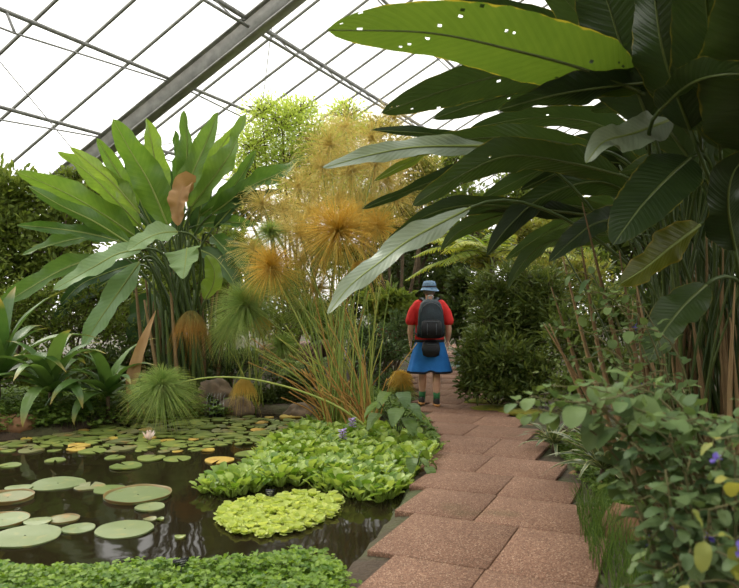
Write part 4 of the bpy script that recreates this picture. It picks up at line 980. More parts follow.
bush('path_shrub', 'dark broad-leaved shrub left of the walking person, at elbow height', 395, 13.4, [(395, 305, 13.4, 20, 18), (405, 330, 13.2, 16, 20), (376, 310, 13.4, 18, 20)], 1700, .15, .075, 'tree_mid', trunk=.03)
bush('path_shrub', 'dark leafy shrub right beyond the walking person', 462, 15, [(462, 312, 15, 18, 22), (470, 285, 15, 22, 22), (458, 335, 14.8, 12, 14), (478, 330, 14.6, 18, 22)], 2400, .15, .07, 'tree_dark', trunk=.03)
bush('hedge_shrub', 'dense long-leaved shrub right of the path, just past the mossy stones', 495, 10.0,
     [(488, 374, 9.8, 22, 20), (474, 356, 10, 14, 24), (510, 362, 9.8, 24, 24), (535, 378, 9.7, 24, 22), (470, 388, 9.8, 12, 10), (500, 392, 9.6, 22, 10), (525, 394, 9.6, 22, 10)], 6000, .12, .03, 'hedge', trunk=.012, twigs=24, droop=.3, jitter=.6)
bush('hedge_shrub', 'taller shrub with upright canes standing behind the dense hedge shrub', 512, 10.5,
     [(484, 325, 10.4, 14, 22), (505, 312, 10.5, 16, 24), (528, 322, 10.4, 18, 30), (550, 335, 10.2, 18, 30), (492, 345, 10.3, 18, 16), (540, 300, 10.5, 16, 22), (515, 345, 10.3, 20, 18)], 5200, .17, .03, 'hedge', trunk=.012, twigs=22, droop=.5, jitter=.7)
bush('bamboo_shrub', 'tall airy bamboo-like shrub with narrow light leaves above the hedge', 530, 10.6, [(512, 290, 10.6, 34, 30), (545, 300, 10.4, 34, 34), (485, 300, 10.7, 22, 26), (560, 340, 10, 24, 36)], 3600, .18, .022, 'hedge', trunk=.018, twigs=24, droop=.5)
bush('shade_shrub', 'dark shrub below the brown stalks of the giant clump', 590, 8.6, [(575, 345, 8.6, 34, 40), (605, 320, 8.6, 34, 40), (615, 380, 8.2, 40, 34), (570, 395, 8.2, 30, 26)], 5200, .085, .034, 'hedge', trunk=.022, twigs=22)
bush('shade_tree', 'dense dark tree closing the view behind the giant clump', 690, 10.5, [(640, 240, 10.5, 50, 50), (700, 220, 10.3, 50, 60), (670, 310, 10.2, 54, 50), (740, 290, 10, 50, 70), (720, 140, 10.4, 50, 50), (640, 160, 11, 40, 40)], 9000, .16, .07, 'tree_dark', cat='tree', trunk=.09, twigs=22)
bush('leafy_shrub', 'broad mid green shrub between the far left bank and the dark tree', 25, 12.4, [(20, 320, 12.2, 44, 30), (-20, 300, 12.4, 44, 44), (75, 290, 12.6, 40, 34), (120, 300, 12.8, 36, 34), (60, 255, 12.8, 44, 22)], 6000, .13, .055, 'tree_mid', trunk=.03, twigs=20)
bush('shade_tree', 'unseen leafy tree beyond the right edge, added to shade the right side', 1150, 6.0, [(1000, 100, 6, 160, 160), (1200, -100, 6, 240, 200), (1000, -260, 6, 200, 160), (1200, 200, 6, 200, 160), (900, -330, 6.5, 160, 100)], 7000, .26, .12, 'tree_dark', cat='tree', trunk=.1, twigs=26)  # out of view, added only for the shade it throws on the right
bush('leafy_shrub', 'low shrub in the gap behind the strap-leaved clumps', 55, 11.4, [(20, 375, 11.4, 36, 20), (60, 380, 11.2, 36, 20), (95, 372, 11.3, 34, 22), (-15, 385, 11.2, 34, 22), (140, 395, 11, 30, 16)], 4200, .11, .045, 'tree_mid', trunk=.02, twigs=18)
bush('background_shrub', 'light airy shrub filling the gap behind the green papyrus mop', 275, 12.6, [(255, 300, 12.6, 24, 22), (300, 290, 12.8, 26, 24), (330, 320, 12.6, 24, 22), (280, 330, 12.4, 30, 18)], 3800, .10, .035, 'tree_mid', trunk=.02, twigs=22, jitter=.6)
# the far planting that closes the view under the roof
for k, (px, Yd, lab) in enumerate([(215, 19, 'distant tree seen low between banana stems'),
                                   (395, 27, 'distant tree straight beyond the golden papyrus stems'), (450, 28, 'distant tree where the path bends out of sight'), (560, 24, 'distant tree behind the bamboo-like shrub'), (640, 22, 'distant tree behind the dense dark tree')]):
    bush('far_tree', lab, px, Yd, [(px - 30, 270, Yd, 34, 26), (px + 25, 262, Yd, 36, 32), (px, 300, Yd, 50, 20), (px - 5, 240, Yd, 32, 24)], 2600, .28, .12, 'tree_dark' if k % 2 else 'tree_mid', cat='tree', trunk=.1, twigs=18)

# fern and cycad fronds by the path
def fern(name, label, c, h, n, Lf, leaf, leaflet, W, mat, a0=0, a1=6.283, elev=(.5, 1.0), droop=.5, trunk=.05):
    c = np.asarray(c, float); r = root(name, c, label, 'plant'); top = c + UP * h
    MB().tube([c, (c + top) / 2, top], [trunk, trunk * .8], 8).build('trunk', M['bark'], r, c)
    for k in range(n):
        a = a0 + (a1 - a0) * (k + .5) / n + rng.normal() * .12; e = rng.uniform(*elev); l = Lf * rng.uniform(.8, 1.1)
        hd = np.array([math.cos(a), math.sin(a), 0]); t = np.linspace(0, 1, 6)
        P = top + hd * (l * t * math.cos(e))[:, None] + UP * (l * (t * math.sin(e) - droop * t ** 2.2))[:, None]
        m, rbm = MB(), MB(); frond(m, rbm, P, leaflet, W, 34); fr = m.build('frond', M[mat], r, c); rbm.build('rachis', M['petiole'], fr, c)
fern('tree_fern', 'yellow-green tree fern with feathery fronds right above the walking person', at(492, 330, 12.6) * [1, 1, 0], 2.2, 15, 1.75, .5, .34, .05, 'fern', 1.9, 5.6, (.15, .7), .4)
fern('grey_cycad', 'stiff grey-green cycad frond plant leaning out at the hedge corner', on(*at(476, 380, 10.8)[:2]), .45, 9, .95, .2, .15, .028, 'cycad', 1.6, 4.9, (.3, .9), .35)
fern('cycad', 'green fern-like plant low behind the papyrus stems', on(*at(310, 395, 10.8)[:2]), .25, 14, 1.0, .3, .2, .03, 'tree_mid' , 0, 6.283, (.3, 1.1), .5)
fern('palm_frond_plant', 'green feathery palm between papyrus and the far terrace', on(*at(356, 330, 13.6)[:2]), .7, 13, 1.3, .4, .34, .035, 'tree_mid', 0, 6.283, (.3, 1.1), .5)
rosette('red_leaved_plant', 'small red-leaved plant left of the walking person', 'plant', on(*at(386, 345, 13.0)[:2]), 12, .5, .05, 'red', .75, (.3, 1.2), .8, prof='lance')
rosette('broad_leaved_plant', 'bright broad-leaved plant behind the papyrus stems at path height', 'plant', on(*at(378, 345, 12.2)[:2]), 10, .8, .12, 'broad', .45, (.3, 1.2), .8, prof='lance')
# the golden tuft beside the person
gt = on(.47, 10.7); G = root('golden_tuft', gt, 'small rounded grassy tuft turning golden beside the walking person', 'plant')
m = MB(); umbel(m, gt + UP * .34, .22, 900, 'ball', .003, .5, axis=(0, 0, .6)); m.build('golden_top', M['papyrus_gold'], G, gt)
m = MB(); umbel(m, gt + UP * .10, .30, 700, 'ball', .003, .45, axis=(0, 0, .8)); m.build('green_base', M['papyrus'], G, gt)
# heart-leaved plant by the path, on the pond side
def heart_plant(name, label, c, leaves, mat='broad', W=.085, L=.20):
    c = np.asarray(c, float); r = root(name, c, label, 'plant')
    for (dx, dy, z, ang) in leaves:
        p1 = c + np.array([dx, dy, z]); h = np.array([math.cos(ang), math.sin(ang), -.8]); h /= np.linalg.norm(h) / 1.05
        lb = MB(); blade(lb, [p1, p1 + h * L * .5, p1 + h * L - UP * .04], W, n=16, m=4, prof='heart', ref='up', fold=.18, wave=.008, freq=2)
        lf = lb.build('leaf', M[mat], r, c); MB().tube(curve([c, c * .6 + p1 * .4 + UP * .08, p1], 8), [.008, .005], 6).build('leaf_stalk', M['petiole'], lf, c)
hc = np.array([.30, 7.9, -.08])
heart_plant('heart_leaved_plant', 'young plant with dull green heart-shaped leaves beside the papyrus foot at the path', hc,
            [(-.2, -.1, .46, 3.5), (.0, -.15, .40, 4.4), (.13, -.1, .44, 5.6), (.2, .0, .36, 6.1), (.06, .1, .54, 5.0), (-.1, .1, .54, 4.0), (-.2, .0, .32, 3.9), (.1, -.15, .30, 5.1)], W=.09, L=.21)
hc2 = on(.42, 6.35)
heart_plant('heart_leaved_plant', 'small plant with dark leaves leaning over the path edge next to the hyacinth raft', hc2, [(.02, -.05, .16, 5.9), (.1, .02, .13, .2), (-.05, -.1, .18, 4.6), (.05, .1, .2, 1.0), (.08, -.1, .10, 5.3)], W=.055, L=.13)

# ------------------------------------------------------------------ stones, water spill, moss
rock('boulder', 'brown boulder at the water edge under the strap-leaved clumps', on(*at(5, 440, 8.5)[:2]) + UP * .0, (.33, .25, .16), M['rock_brown'], 3)
rock('boulder', 'tan stone in the grass right of the path', on(1.66, 4.72) + UP * .03, (.13, .16, .15), M['rock_brown'], 5)
for k, (x, y, d, s, lab) in enumerate([(196, 405, 10.0, .22, 'dark wet stone left of the little waterfall'), (237, 408, 9.95, .24, 'dark wet stone right of the little waterfall'), (216, 392, 10.3, .28, 'wet stone at the lip of the little waterfall'), (300, 414, 9.9, .2, 'small dark stone at the far water edge beside papyrus')]):
    c = at(x, y, d); rock('stone', lab, (c[0], c[1], c[2] - .02), (s, s * .8, s * .75), M['rock'], 10 + k)
wf = MB()
for k in range(6):
    x0 = at(208 + k * 3.2, 396, 9.85); x1 = at(206 + k * 3.6, 418, 9.66); wf.tube(curve([x0 + UP * .03 + np.array([0, .1, 0]), x0, (x0 + x1) / 2 + np.array([0, -.04, .02]), x1], 8), [.005, .003, .006], 5)
t = NT('falling_water'); p = t.n('BsdfPrincipled', i_Roughness=.15); p.inputs['Base Color'].default_value = (.6, .64, .65, 1); p.inputs['Transmission Weight'].default_value = .85; t.l(p.outputs[0], t.out.inputs[0])
tag(wf.build('waterfall', t.m, None, at(216, 408, 9.8)), 'thin little waterfall spilling over dark stones into the pond', 'waterfall')
for k, (x, y, rx, ry, lab) in enumerate([(499, 408, .44, .24, 'mossy yellow-green flat stone at the right path edge by the hedge'), (482, 402, .26, .16, 'smaller mossy stone tucked under the hedge'), (522, 412, .28, .2, 'low moss cushion right of the flat mossy stone')]):
    c = gp(x, y); rock('mossy_stone', lab, (c[0], c[1], .0), (rx, ry, .045), M['moss'], 20 + k)
# the pinkish terrace far behind the papyrus
tc_ = at(288, 345, 16); struct(MB().box((tc_[0], 17.0, .18), (1.3, 2.2, .36)).build('terrace_step', M['slab'], None, (tc_[0], 17, 0), smooth=False))
rp = on(*at(291, 380, 12.5)[:2]); tag(MB().tube([rp, rp + UP * .4, rp + UP * .85], .03, 8).build('marker_post', M['red'], None, rp), 'thin dark red post standing in front of the distant terrace', 'post')

# ------------------------------------------------------------------ right bed close to the camera
gr = np.array([(1.18, 3.1), (1.28, 4.3), (1.5, 5.2), (1.72, 5.15), (1.6, 4.2), (1.5, 3.1)])
m = MB(); n = 480
P = np.column_stack([rng.uniform(1.1, 1.8, 4000), rng.uniform(3.0, 5.3, 4000)]); P = P[inside(P[:, 0], P[:, 1], gr)][:n]
for q in P:
    h = rng.uniform(.16, .36); a = rng.uniform(0, 6.28); e = np.array([math.cos(a), math.sin(a), 0]) * h * .35
    b = np.array([q[0], q[1], -.03]); m.tube([b, b + e * .35 + UP * h * .6, b + e + UP * h], [.0028, .0022, .0006], 3, var=rng.random(), cap=False)
tag(m.build('grass', M['grass'], None, (1.45, 4.2, 0)), 'tuft of thin bright grass right of the path slabs', 'grass', None, 'stuff')
rosette('bromeliad', 'dark variegated rosette of spiky pale-edged leaves under the foreground bush', 'plant', on(1.95, 6.0), 26, .62, .032, 'brom', .12, (.15, 1.1), .7, prof='lance')
rosette('bromeliad', 'dark spiky rosette nearer the brown stalks', 'plant', on(2.35, 6.25), 24, .62, .034, 'brom', .14, (.15, 1.1), .7, prof='lance')
rosette('bromeliad', 'dark spiky rosette at the slab corner by the hedge', 'plant', on(1.85, 7.2), 22, .42, .028, 'brom', .08, (.1, 1.1), .7, prof='lance')
lm = MB(); P = np.column_stack([rng.uniform(1.25, 3.2, 900), rng.uniform(4.6, 8.6, 900)]); edge_x = np.interp(P[:, 1], [3.8, 4.6, 5.3, 6, 6.7, 7.7, 8.8, 10], [1.35, 1.5, 1.72, 1.8, 1.85, 1.85, 1.85, 1.85]); P = P[P[:, 0] > edge_x]
scatter_leaves(lm, np.column_stack([P, ground_z(P[:, 0], P[:, 1]) + .012]), np.column_stack([rng.normal(size=(len(P), 2)), rng.normal(0, .12, len(P))]), rng.uniform(.05, .16, len(P)), rng.uniform(.02, .05, len(P)), rng.random(len(P)), .0, 3.0)
tag(lm.build('fallen_leaves', M['litter'], None, (2, 6, 0)), 'brown fallen leaves on the soil right of the path', 'leaf litter', None, 'stuff')
# fringe of tiny plants along the stepped slab edge
fe = np.array([(1.50, 4.7), (1.74, 5.4), (1.84, 6.1), (1.88, 6.8), (1.86, 7.8), (2.3, 8.0), (2.4, 6.6), (2.0, 5.0)])
clover_patch('creeping_groundcover', 'sparse dark groundcover on the soil right of the stepped slab edge', fe, 1900, .06, .03, 'cover')

def branchy(name, label, base, targets, leaf, L, W, gap, mat, twig_r=.006, flowers=0, dense=1.0, clusters=()):
    """foreground bush: arching branches with pairs of leaves; targets are branch ends"""
    base = np.asarray(base, float); r = root(name, base, label, 'shrub')
    lb, wb, fls = MB(), MB(), []
    for tg in targets:
        e = at(*tg); mid = base * .45 + e * .55; mid[2] = max(e[2], base[2]) * .86 + .04 + rng.normal() * .05
        mid[:2] += rng.normal(size=2) * .06
        cv = curve([base + np.append(rng.normal(size=2) * .06, 0), mid, e], 24); wb.tube(cv, [.011, .006, .002], 6)
        L_ = np.linalg.norm(np.diff(cv, axis=0), axis=1).sum(); ns = int(L_ * .72 / gap)
        for q in range(ns):
            f = (.28 + .72 * q / max(ns - 1, 1)) * 22.99; i0 = int(f); p = cv[i0] + (cv[min(i0 + 1, 23)] - cv[i0]) * (f - i0); T = nrm(cv[min(i0 + 1, 23)] - cv[i0])
            a0 = q * 1.57 + rng.normal() * .3
            Sx = nrm(np.cross(T, UP + .01)); Ux = np.cross(Sx, T)
            kk = 2 if rng.random() < .85 * dense else 1
            for s in range(kk):
                a = a0 + s * math.pi; d = Sx * math.cos(a) + Ux * math.sin(a) + T * .45 - UP * .15
                l = L * rng.uniform(.65, 1.2) * (1.0 if q < ns - 2 else .6); d = nrm(d); p1 = p + d * l * .25
                if np.linalg.norm(p1 - CAM) < .9: continue
                wb.tube([p, (p + p1) / 2, p1], .0016, 3, cap=False)
                blade(lb, [p1, p1 + d * l * .5, p1 + d * l - UP * l * .25], W * l / L, n=9, m=2, prof='oval' if leaf == 'oval' else leaf, ref='up', fold=.15, wave=.003, freq=2, var=np.clip(rng.normal(.5, .28), 0, 1))
            if flowers and rng.random() < flowers:
                fb = MB(); fls.append((fb, p))
                for z in range(7):
                    d = nrm(rng.normal(size=3)); blade(fb, [p + UP * .03, p + UP * .03 + d * .012, p + UP * .03 + d * .024], .009, n=5, m=1, prof='oval', ref='up', wave=0)
    lb.build('foliage', M[mat], r, base); wb.build('branches', M['twig'], r, base)
    for fb, p in fls: fb.build('flower', M['flower_dark'], r, base)
    return r
branchy('plectranthus_bush', 'foreground bush of rounded grey-green leaves reaching out over the path', (1.42, 2.5, -.03),
        [(517, 402, 2.6), (532, 396, 2.5), (548, 385, 2.6), (560, 410, 2.5), (585, 385, 2.5), (600, 400, 2.4), (575, 420, 2.5), (622, 400, 2.4), (640, 425, 2.3), (650, 408, 2.5), (672, 418, 2.3), (610, 425, 2.6), (690, 412, 2.5), (705, 430, 2.3), (735, 420, 2.3), (530, 415, 2.6), (556, 398, 2.7)],
        'oval', .10, .042, .085, 'round')
branchy('plectranthus_bush', 'taller bush with small pale leaves behind the rounded grey-green one', (1.9, 3.9, -.03),
        [(560, 272, 4.0), (556, 300, 4.1), (580, 310, 3.9), (590, 290, 4.0), (600, 330, 3.8), (572, 345, 4.0), (612, 365, 3.7), (636, 380, 3.6), (660, 390, 3.6), (685, 392, 3.4), (560, 360, 4.0), (545, 325, 4.1), (600, 372, 3.8)],
        'oval', .075, .027, .075, 'round', flowers=.015)
branchy('shade_bush', 'dark green bush filling the near right corner, tiny violet flowers among its leaves', (1.15, 2.25, -.03),
        [(640, 450, 2.3), (620, 470, 2.4), (665, 470, 2.2), (690, 460, 2.2), (715, 470, 2.1), (735, 455, 2.1), (640, 500, 2.3), (670, 520, 2.1), (700, 510, 2.1), (730, 505, 2.0), (650, 540, 2.2), (640, 560, 2.2), (690, 550, 2.0), (720, 545, 2.0), (740, 560, 1.9), (665, 572, 2.1), (625, 585, 2.2), (700, 585, 2.0), (655, 430, 2.4), (738, 425, 2.2), (605, 590, 2.3), (610, 455, 2.6)],
        'oval', .072, .030, .058, 'tree_blue', flowers=.02)
branchy('shade_bush', 'yellow-green broad-leaved plant low at the right picture edge', (1.3, 2.05, -.03), [(735, 480, 1.95), (705, 535, 1.95), (735, 540, 1.9), (690, 580, 1.95), (740, 585, 1.85), (715, 440, 2.1)], 'oval', .10, .035, .16, 'tree_yellow')

# ------------------------------------------------------------------ two small plant labels
def plant_label(label, c, h, w, hh, rot):
    c = np.asarray(c, float); r = root('plant_label', c, label, 'label')
    axm = np.array([[math.cos(rot), math.sin(rot), 0], [-math.sin(rot), math.cos(rot), 0], [0, 0, 1.]])
    MB().tube([c - UP * .05, c + UP * h * .5, c + UP * h], .004, 6).build('stake', M['black'], r, c)
    MB().box(c + UP * (h + hh / 2), (w, .006, hh), axm).build('plate', M['black'], r, c, smooth=False)
    k = MB()
    for q in range(3): k.box(c + UP * (h + hh * (.75 - .25 * q)) + axm[1] * -.0045, (w * (.7 - .15 * q), .001, hh * .05), axm)
    k.build('writing', M['white_ink'], r, c, smooth=False)
plant_label('small black plant label on a stake between hyacinths and water lettuce', gp(270, 503, WZ), .05, .07, .06, .15)
plant_label('small black plant label half buried in the near bank plants', np.array([*gp(181, 585, 0)[:2], -.02]), .115, .09, .045, .6)
# ------------------------------------------------------------------ the walking person, seen from behind
HX, HY = (429.5 - 369.5) / F * 10.0, 10.0
H0 = np.array([HX, HY, 0.003])
PE = root('person', H0, 'person in blue bucket hat, red shirt and blue flared shorts walking away', 'person')
M['skin'] = plain('skin', srgb(214, 164, 138), srgb(226, 180, 154), .55, 10)
M['shirt'] = plain('red_jersey', srgb(196, 34, 34), srgb(214, 48, 44), .8, 8, bump=.2, bscale=18)
M['blue'] = plain('blue_cloth', srgb(20, 96, 168), srgb(32, 114, 190), .75, 7, bump=.25, bscale=14)
M['navy'] = plain('dark_hem_cloth', srgb(20, 26, 38), srgb(28, 34, 48), .8, 12)
M['hat'] = plain('blue_patterned_hat', srgb(70, 104, 136), srgb(124, 152, 176), .8, 26)
M['pack'] = plain('dark_teal_nylon', srgb(22, 32, 40), srgb(36, 52, 60), .6, 9, bump=.3, bscale=22)
M['pouch'] = plain('black_nylon', srgb(18, 19, 24), srgb(28, 29, 34), .6, 9, bump=.3, bscale=22)
M['sock'] = plain('green_knit', srgb(52, 112, 70), srgb(70, 134, 86), .9, 40)
M['shoe'] = plain('dark_trainer', srgb(40, 38, 38), srgb(64, 58, 54), .7, 18)
M['sole'] = plain('amber_sole', srgb(196, 140, 80), None, .6)
M['hair'] = plain('grey_hair', srgb(120, 108, 98), srgb(150, 138, 128), .85, 40)
M['strapg'] = plain('grey_trim', srgb(70, 76, 82), None, .6)
M['reflect'] = plain('pale_trim', srgb(176, 180, 180), None, .5)
def hp_(x, y, z): return H0 + np.array([x, y, z])
def limb(m, pts, r, n=12):
    P = np.array([hp_(*p) for p in pts]); m.tube(curve(P, 4 * len(P)), r, n)
    for p, rr in ((P[0], r[0]), (P[-1], r[-1])): m.ellipsoid(p, (rr,) * 3, 10, 8)
b = MB()
# trunk, neck and head (facing +y, walking away)
def oval_rings(zs, rx, ry, cy, n=20):
    a = np.linspace(0, 2 * math.pi, n, endpoint=False)
    return [[hp_(x * math.cos(t), c + y * math.sin(t), z) for t in a] for z, x, y, c in zip(zs, rx, ry, cy)]
b.rings(oval_rings([.80, .88, .98, 1.10, 1.22, 1.33, 1.41, 1.45], [.15, .175, .165, .165, .185, .19, .13, .065], [.10, .12, .115, .11, .12, .115, .085, .06], [0, 0, 0, .01, .01, .0, -.01, 0]))
limb(b, [(0, 0, 1.42), (0, .012, 1.48), (0, .02, 1.53)], [.062, .056, .055])
b.ellipsoid(hp_(0, .03, 1.605), (.076, .096, .115), 18, 14)
b.ellipsoid(hp_(0, .05, 1.545), (.056, .07, .05), 14, 10)                         # jaw
b.ellipsoid(hp_(0, .128, 1.59), (.014, .02, .026), 8, 8); b.ellipsoid(hp_(0, .122, 1.548), (.026, .010, .010), 8, 6)   # nose, mouth
for s in (-1, 1):
    b.ellipsoid(hp_(s * .078, .02, 1.60), (.012, .022, .034), 8, 8); b.ellipsoid(hp_(s * .032, .117, 1.615), (.016, .010, .010), 8, 6)
    # arms hang slightly away from the pack, hands loosely curled
    sh, el, wr = (s * .188, -.005, 1.375), (s * .262, -.03, 1.12), (s * .262, .05, .905)
    limb(b, [sh, (s * .238, -.02, 1.25), el], [.046, .046, .042]); limb(b, [el, (s * .268, .0, 1.02), wr], [.042, .040, .028])
    b.ellipsoid(hp_(s * .262, .062, .855), (.022, .042, .052), 12, 10)
    for q in range(4):
        y0 = .030 + q * .021; ln = (.062, .074, .078, .066)[q]
        limb(b, [(s * .262, y0, .815), (s * .258, y0 + .006, .815 - ln * .55), (s * .244, y0 + .008, .815 - ln)], [.0095, .009, .0075], 7)
    limb(b, [(s * .258, .095, .875), (s * .250, .118, .845), (s * .244, .120, .812)], [.012, .010, .008], 7)
    # legs
    fy = .10 if s < 0 else -.06
    limb(b, [(s * .085, 0, .84), (s * .088, .0, .64), (s * .092, fy * .35 + .01, .47)], [.092, .078, .056])
    limb(b, [(s * .092, fy * .35 + .01, .47), (s * .094, fy * .6 - .012, .34), (s * .094, fy, .10)], [.055, .056, .036])
    b.ellipsoid(hp_(s * .098, fy + .06, .055), (.040, .115, .04), 12, 8)
body = b.build('body', M['skin'], PE, H0)
rm = body.modifiers.new('join', 'REMESH'); rm.mode = 'VOXEL'; rm.voxel_size = .008; rm.use_smooth_shade = True
sm = body.modifiers.new('soften', 'SMOOTH'); sm.factor = .5; sm.iterations = 3
# shirt
s_ = MB(); s_.rings(oval_rings([.87, .90, 1.0, 1.12, 1.24, 1.34, 1.415, 1.455, 1.47], [.205, .21, .2, .197, .215, .222, .185, .095, .068], [.15, .152, .148, .142, .15, .145, .112, .08, .066], [0, 0, 0, .01, .01, 0, -.01, 0, .01]))
for s in (-1, 1): limb(s_, [(s * .160, -.005, 1.405), (s * .228, -.015, 1.30), (s * .262, -.025, 1.175)], [.064, .070, .076], 14)
sh = s_.build('shirt', M['shirt'], PE, H0); rm = sh.modifiers.new('join', 'REMESH'); rm.mode = 'VOXEL'; rm.voxel_size = .010; rm.use_smooth_shade = True
sm = sh.modifiers.new('soften', 'SMOOTH'); sm.iterations = 4
# flared shorts with folds and a dark hem
def fold_ring(z, rx, ry, amp, ph=0, n=72, notch=0):
    a = np.linspace(0, 2 * math.pi, n, endpoint=False)
    k = 1 + amp * (np.sin(7 * a + ph) * .6 + np.sin(12 * a + ph * 2) * .4)
    zz = z + .03 * notch * np.exp(-((np.cos(a)) ** 2) / .03)
    return [hp_(rx * kk * math.cos(t), ry * kk * math.sin(t), z_) for t, kk, z_ in zip(a, k, np.broadcast_to(zz, n))]
R = [fold_ring(.93, .195, .142, .0), fold_ring(.90, .20, .148, .01), fold_ring(.80, .225, .165, .02), fold_ring(.68, .258, .19, .03), fold_ring(.56, .288, .21, .045), fold_ring(.475, .312, .225, .055, notch=1)]
s2 = MB(); s2.rings(R, cap=False); s2.rings([fold_ring(.475, .311, .224, .055, notch=1), fold_ring(.475, .300, .213, .055, notch=1), fold_ring(.60, .262, .19, .03), fold_ring(.80, .20, .15, .01)], cap=False); s2.build('shorts', M['blue'], PE, H0)
hm = MB(); hm.rings([fold_ring(.482, .313, .226, .055, notch=1), fold_ring(.455, .318, .230, .055, notch=1), fold_ring(.452, .306, .218, .055, notch=1), fold_ring(.48, .305, .217, .055, notch=1)], cap=False); hm.build('hem', M['navy'], PE, H0)
# hat
a = np.linspace(0, 2 * math.pi, 32, endpoint=False)
def hr(z, rx, ry, w=0): return [hp_(rx * math.cos(t), .025 + ry * math.sin(t), z + w * math.sin(2 * t)) for t in a]
ht = MB(); ht.rings([hr(1.595, .138, .158, .008), hr(1.592, .136, .156, .008), hr(1.635, .100, .120), hr(1.69, .093, .113), hr(1.722, .078, .096), hr(1.732, .04, .05)]); hat = ht.build('hat', M['hat'], PE, H0)
bd = MB(); bd.rings([hr(1.64, .1005, .1205), hr(1.662, .099, .119), hr(1.662, .0985, .1185)], cap=False); bd.build('hat_band', M['navy'], hat, H0)
hh = MB(); hh.ellipsoid(hp_(0, .008, 1.585), (.083, .095, .065), 16, 10); hh.build('hair', M['hair'], PE, H0)
for s in (-1, 1):
    fy = .10 if s < 0 else -.06
    so_ = MB(); so_.tube([hp_(s * .094, fy * .95, .075), hp_(s * .094, fy * .9, .13), hp_(s * .094, fy * .84, .185)], [.044, .046, .050], 14); so_.build('sock', M['sock'], PE, H0)
    a2 = np.linspace(0, 2 * math.pi, 24, endpoint=False)
    def sr(z, k, yo=.0): return [hp_(s * .098 + .047 * k * math.cos(t), fy + .055 + yo + (.15 * k) * math.sin(t), z) for t in a2]
    sk = MB(); sk.rings([sr(.028, 1.0), sr(.055, .99), sr(.085, .86, -.015), sr(.105, .62, -.05)]); shoe = sk.build('shoe', M['shoe'], PE, H0)
    sl_ = MB(); sl_.rings([sr(.0, 1.02), sr(.03, 1.05), sr(.032, .9)]); sl_.build('sole', M['sole'], shoe, H0)
# backpack
K0 = hp_(0, -.14, .93); BP = root('backpack', K0, 'dark teal backpack with pockets and grey trim worn on the red shirt', 'backpack')
def rr_ring(z, hw, yb, yf, n=40, e=.45):
    a_ = np.linspace(0, 2 * math.pi, n, endpoint=False); cy = (yb + yf) / 2; hd = (yf - yb) / 2
    return [hp_(hw * np.sign(math.cos(t)) * abs(math.cos(t)) ** e, cy + hd * np.sign(math.sin(t)) * abs(math.sin(t)) ** e, z) for t in a_]
k = MB(); k.rings([rr_ring(.945, .12, -.26, -.16), rr_ring(.96, .165, -.30, -.148), rr_ring(1.05, .178, -.325, -.142), rr_ring(1.2, .176, -.32, -.138), rr_ring(1.32, .165, -.295, -.132), rr_ring(1.42, .135, -.26, -.115), rr_ring(1.465, .09, -.225, -.11), rr_ring(1.475, .05, -.19, -.13)])
k.build('pack_body', M['pack'], BP, K0)
k = MB(); k.rings([rr_ring(.965, .10, -.335, -.29), rr_ring(.985, .135, -.372, -.29), rr_ring(1.08, .142, -.382, -.29), rr_ring(1.17, .13, -.365, -.29), rr_ring(1.2, .09, -.33, -.29)]); pk = k.build('front_pocket', M['pouch'], BP, K0)
MB().tube(curve([hp_(-.115, -.352, 1.165), hp_(0, -.386, 1.178), hp_(.115, -.352, 1.165)], 14), .006, 5).build('zip', M['strapg'], pk, K0)
MB().tube(curve([hp_(-.145, -.285, 1.29), hp_(-.10, -.29, 1.385), hp_(0, -.285, 1.425), hp_(.10, -.29, 1.385), hp_(.145, -.285, 1.29)], 20), .006, 5).build('zip', M['strapg'], BP, K0)
MB().tube(curve([hp_(-.035, -.14, 1.47), hp_(-.03, -.155, 1.52), hp_(.03, -.155, 1.52), hp_(.035, -.14, 1.47)], 14), .009, 6).build('grab_handle', M['reflect'], BP, K0)
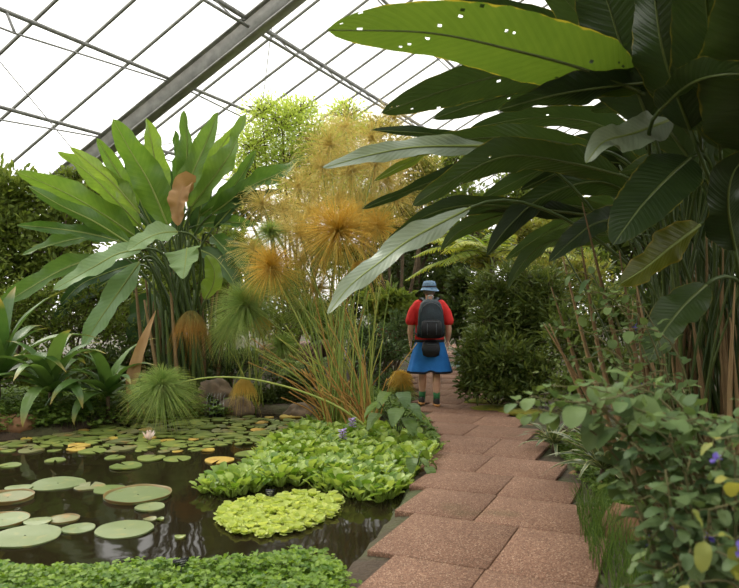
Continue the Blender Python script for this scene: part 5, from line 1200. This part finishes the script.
for s in (-1, 1):
    p = curve([hp_(s * .075, -.16, 1.45), hp_(s * .105, -.06, 1.487), hp_(s * .12, .06, 1.455), hp_(s * .135, .15, 1.33), hp_(s * .155, .13, 1.12), hp_(s * .19, .0, 1.0), hp_(s * .165, -.15, .98)], 30)
    k = MB(); T = nrm(np.gradient(p, axis=0)); 
    out = nrm(p - hp_(0, 0, 1.15) * [1, 1, 0] - np.array([0, 0, 1.1])); side = nrm(np.cross(T, out)); out = np.cross(side, T)
    k.rings([[p[i] + side[i] * .026 + out[i] * .012, p[i] - side[i] * .026 + out[i] * .012, p[i] - side[i] * .026, p[i] + side[i] * .026] for i in range(30)]); k.build('shoulder_strap', M['pack'], BP, K0)
    k = MB(); k.rings([[hp_(s * (.15 + dx), y, z) for dx, y in ((.0, -.29), (.034, -.28), (.04, -.2), (.0, -.19))] for z in (.97, 1.05, 1.12)]); k.build('side_pocket', M['pouch'], BP, K0)
    MB().tube([hp_(s * .06, -.384, 1.0), hp_(s * .062, -.386, 1.07), hp_(s * .06, -.372, 1.15)], .005, 5).build('compression_cord', M['strapg'], BP, K0)
# waist pouch
W0 = hp_(0, -.16, .75); WP = root('waist_pouch', W0, 'black pouch hanging at the back of the blue shorts', 'bag')
def wr_(z, hw, yb, yf): return rr_ring(z, hw, yb, yf, 28, .7)
k = MB(); k.rings([wr_(.69, .06, -.26, -.20), wr_(.715, .11, -.295, -.195), wr_(.80, .128, -.305, -.178), wr_(.88, .112, -.28, -.168), wr_(.915, .07, -.235, -.165)]); k.build('pouch_body', M['pouch'], WP, W0)
MB().tube(curve([hp_(-.08, -.272, .87), hp_(0, -.292, .862), hp_(.08, -.272, .87)], 10), .005, 5).build('zip', M['strapg'], WP, W0)
a_ = np.linspace(0, 2 * math.pi, 40, endpoint=False)
k = MB(); k.rings([[hp_(.204 * g_ * math.cos(t), .152 * g_ * math.sin(t), z) for t in a_] for g_, z in ((1.0, .88), (1.03, .885), (1.03, .915), (1.0, .92))], cap=False); k.build('waist_belt', M['pouch'], WP, W0)
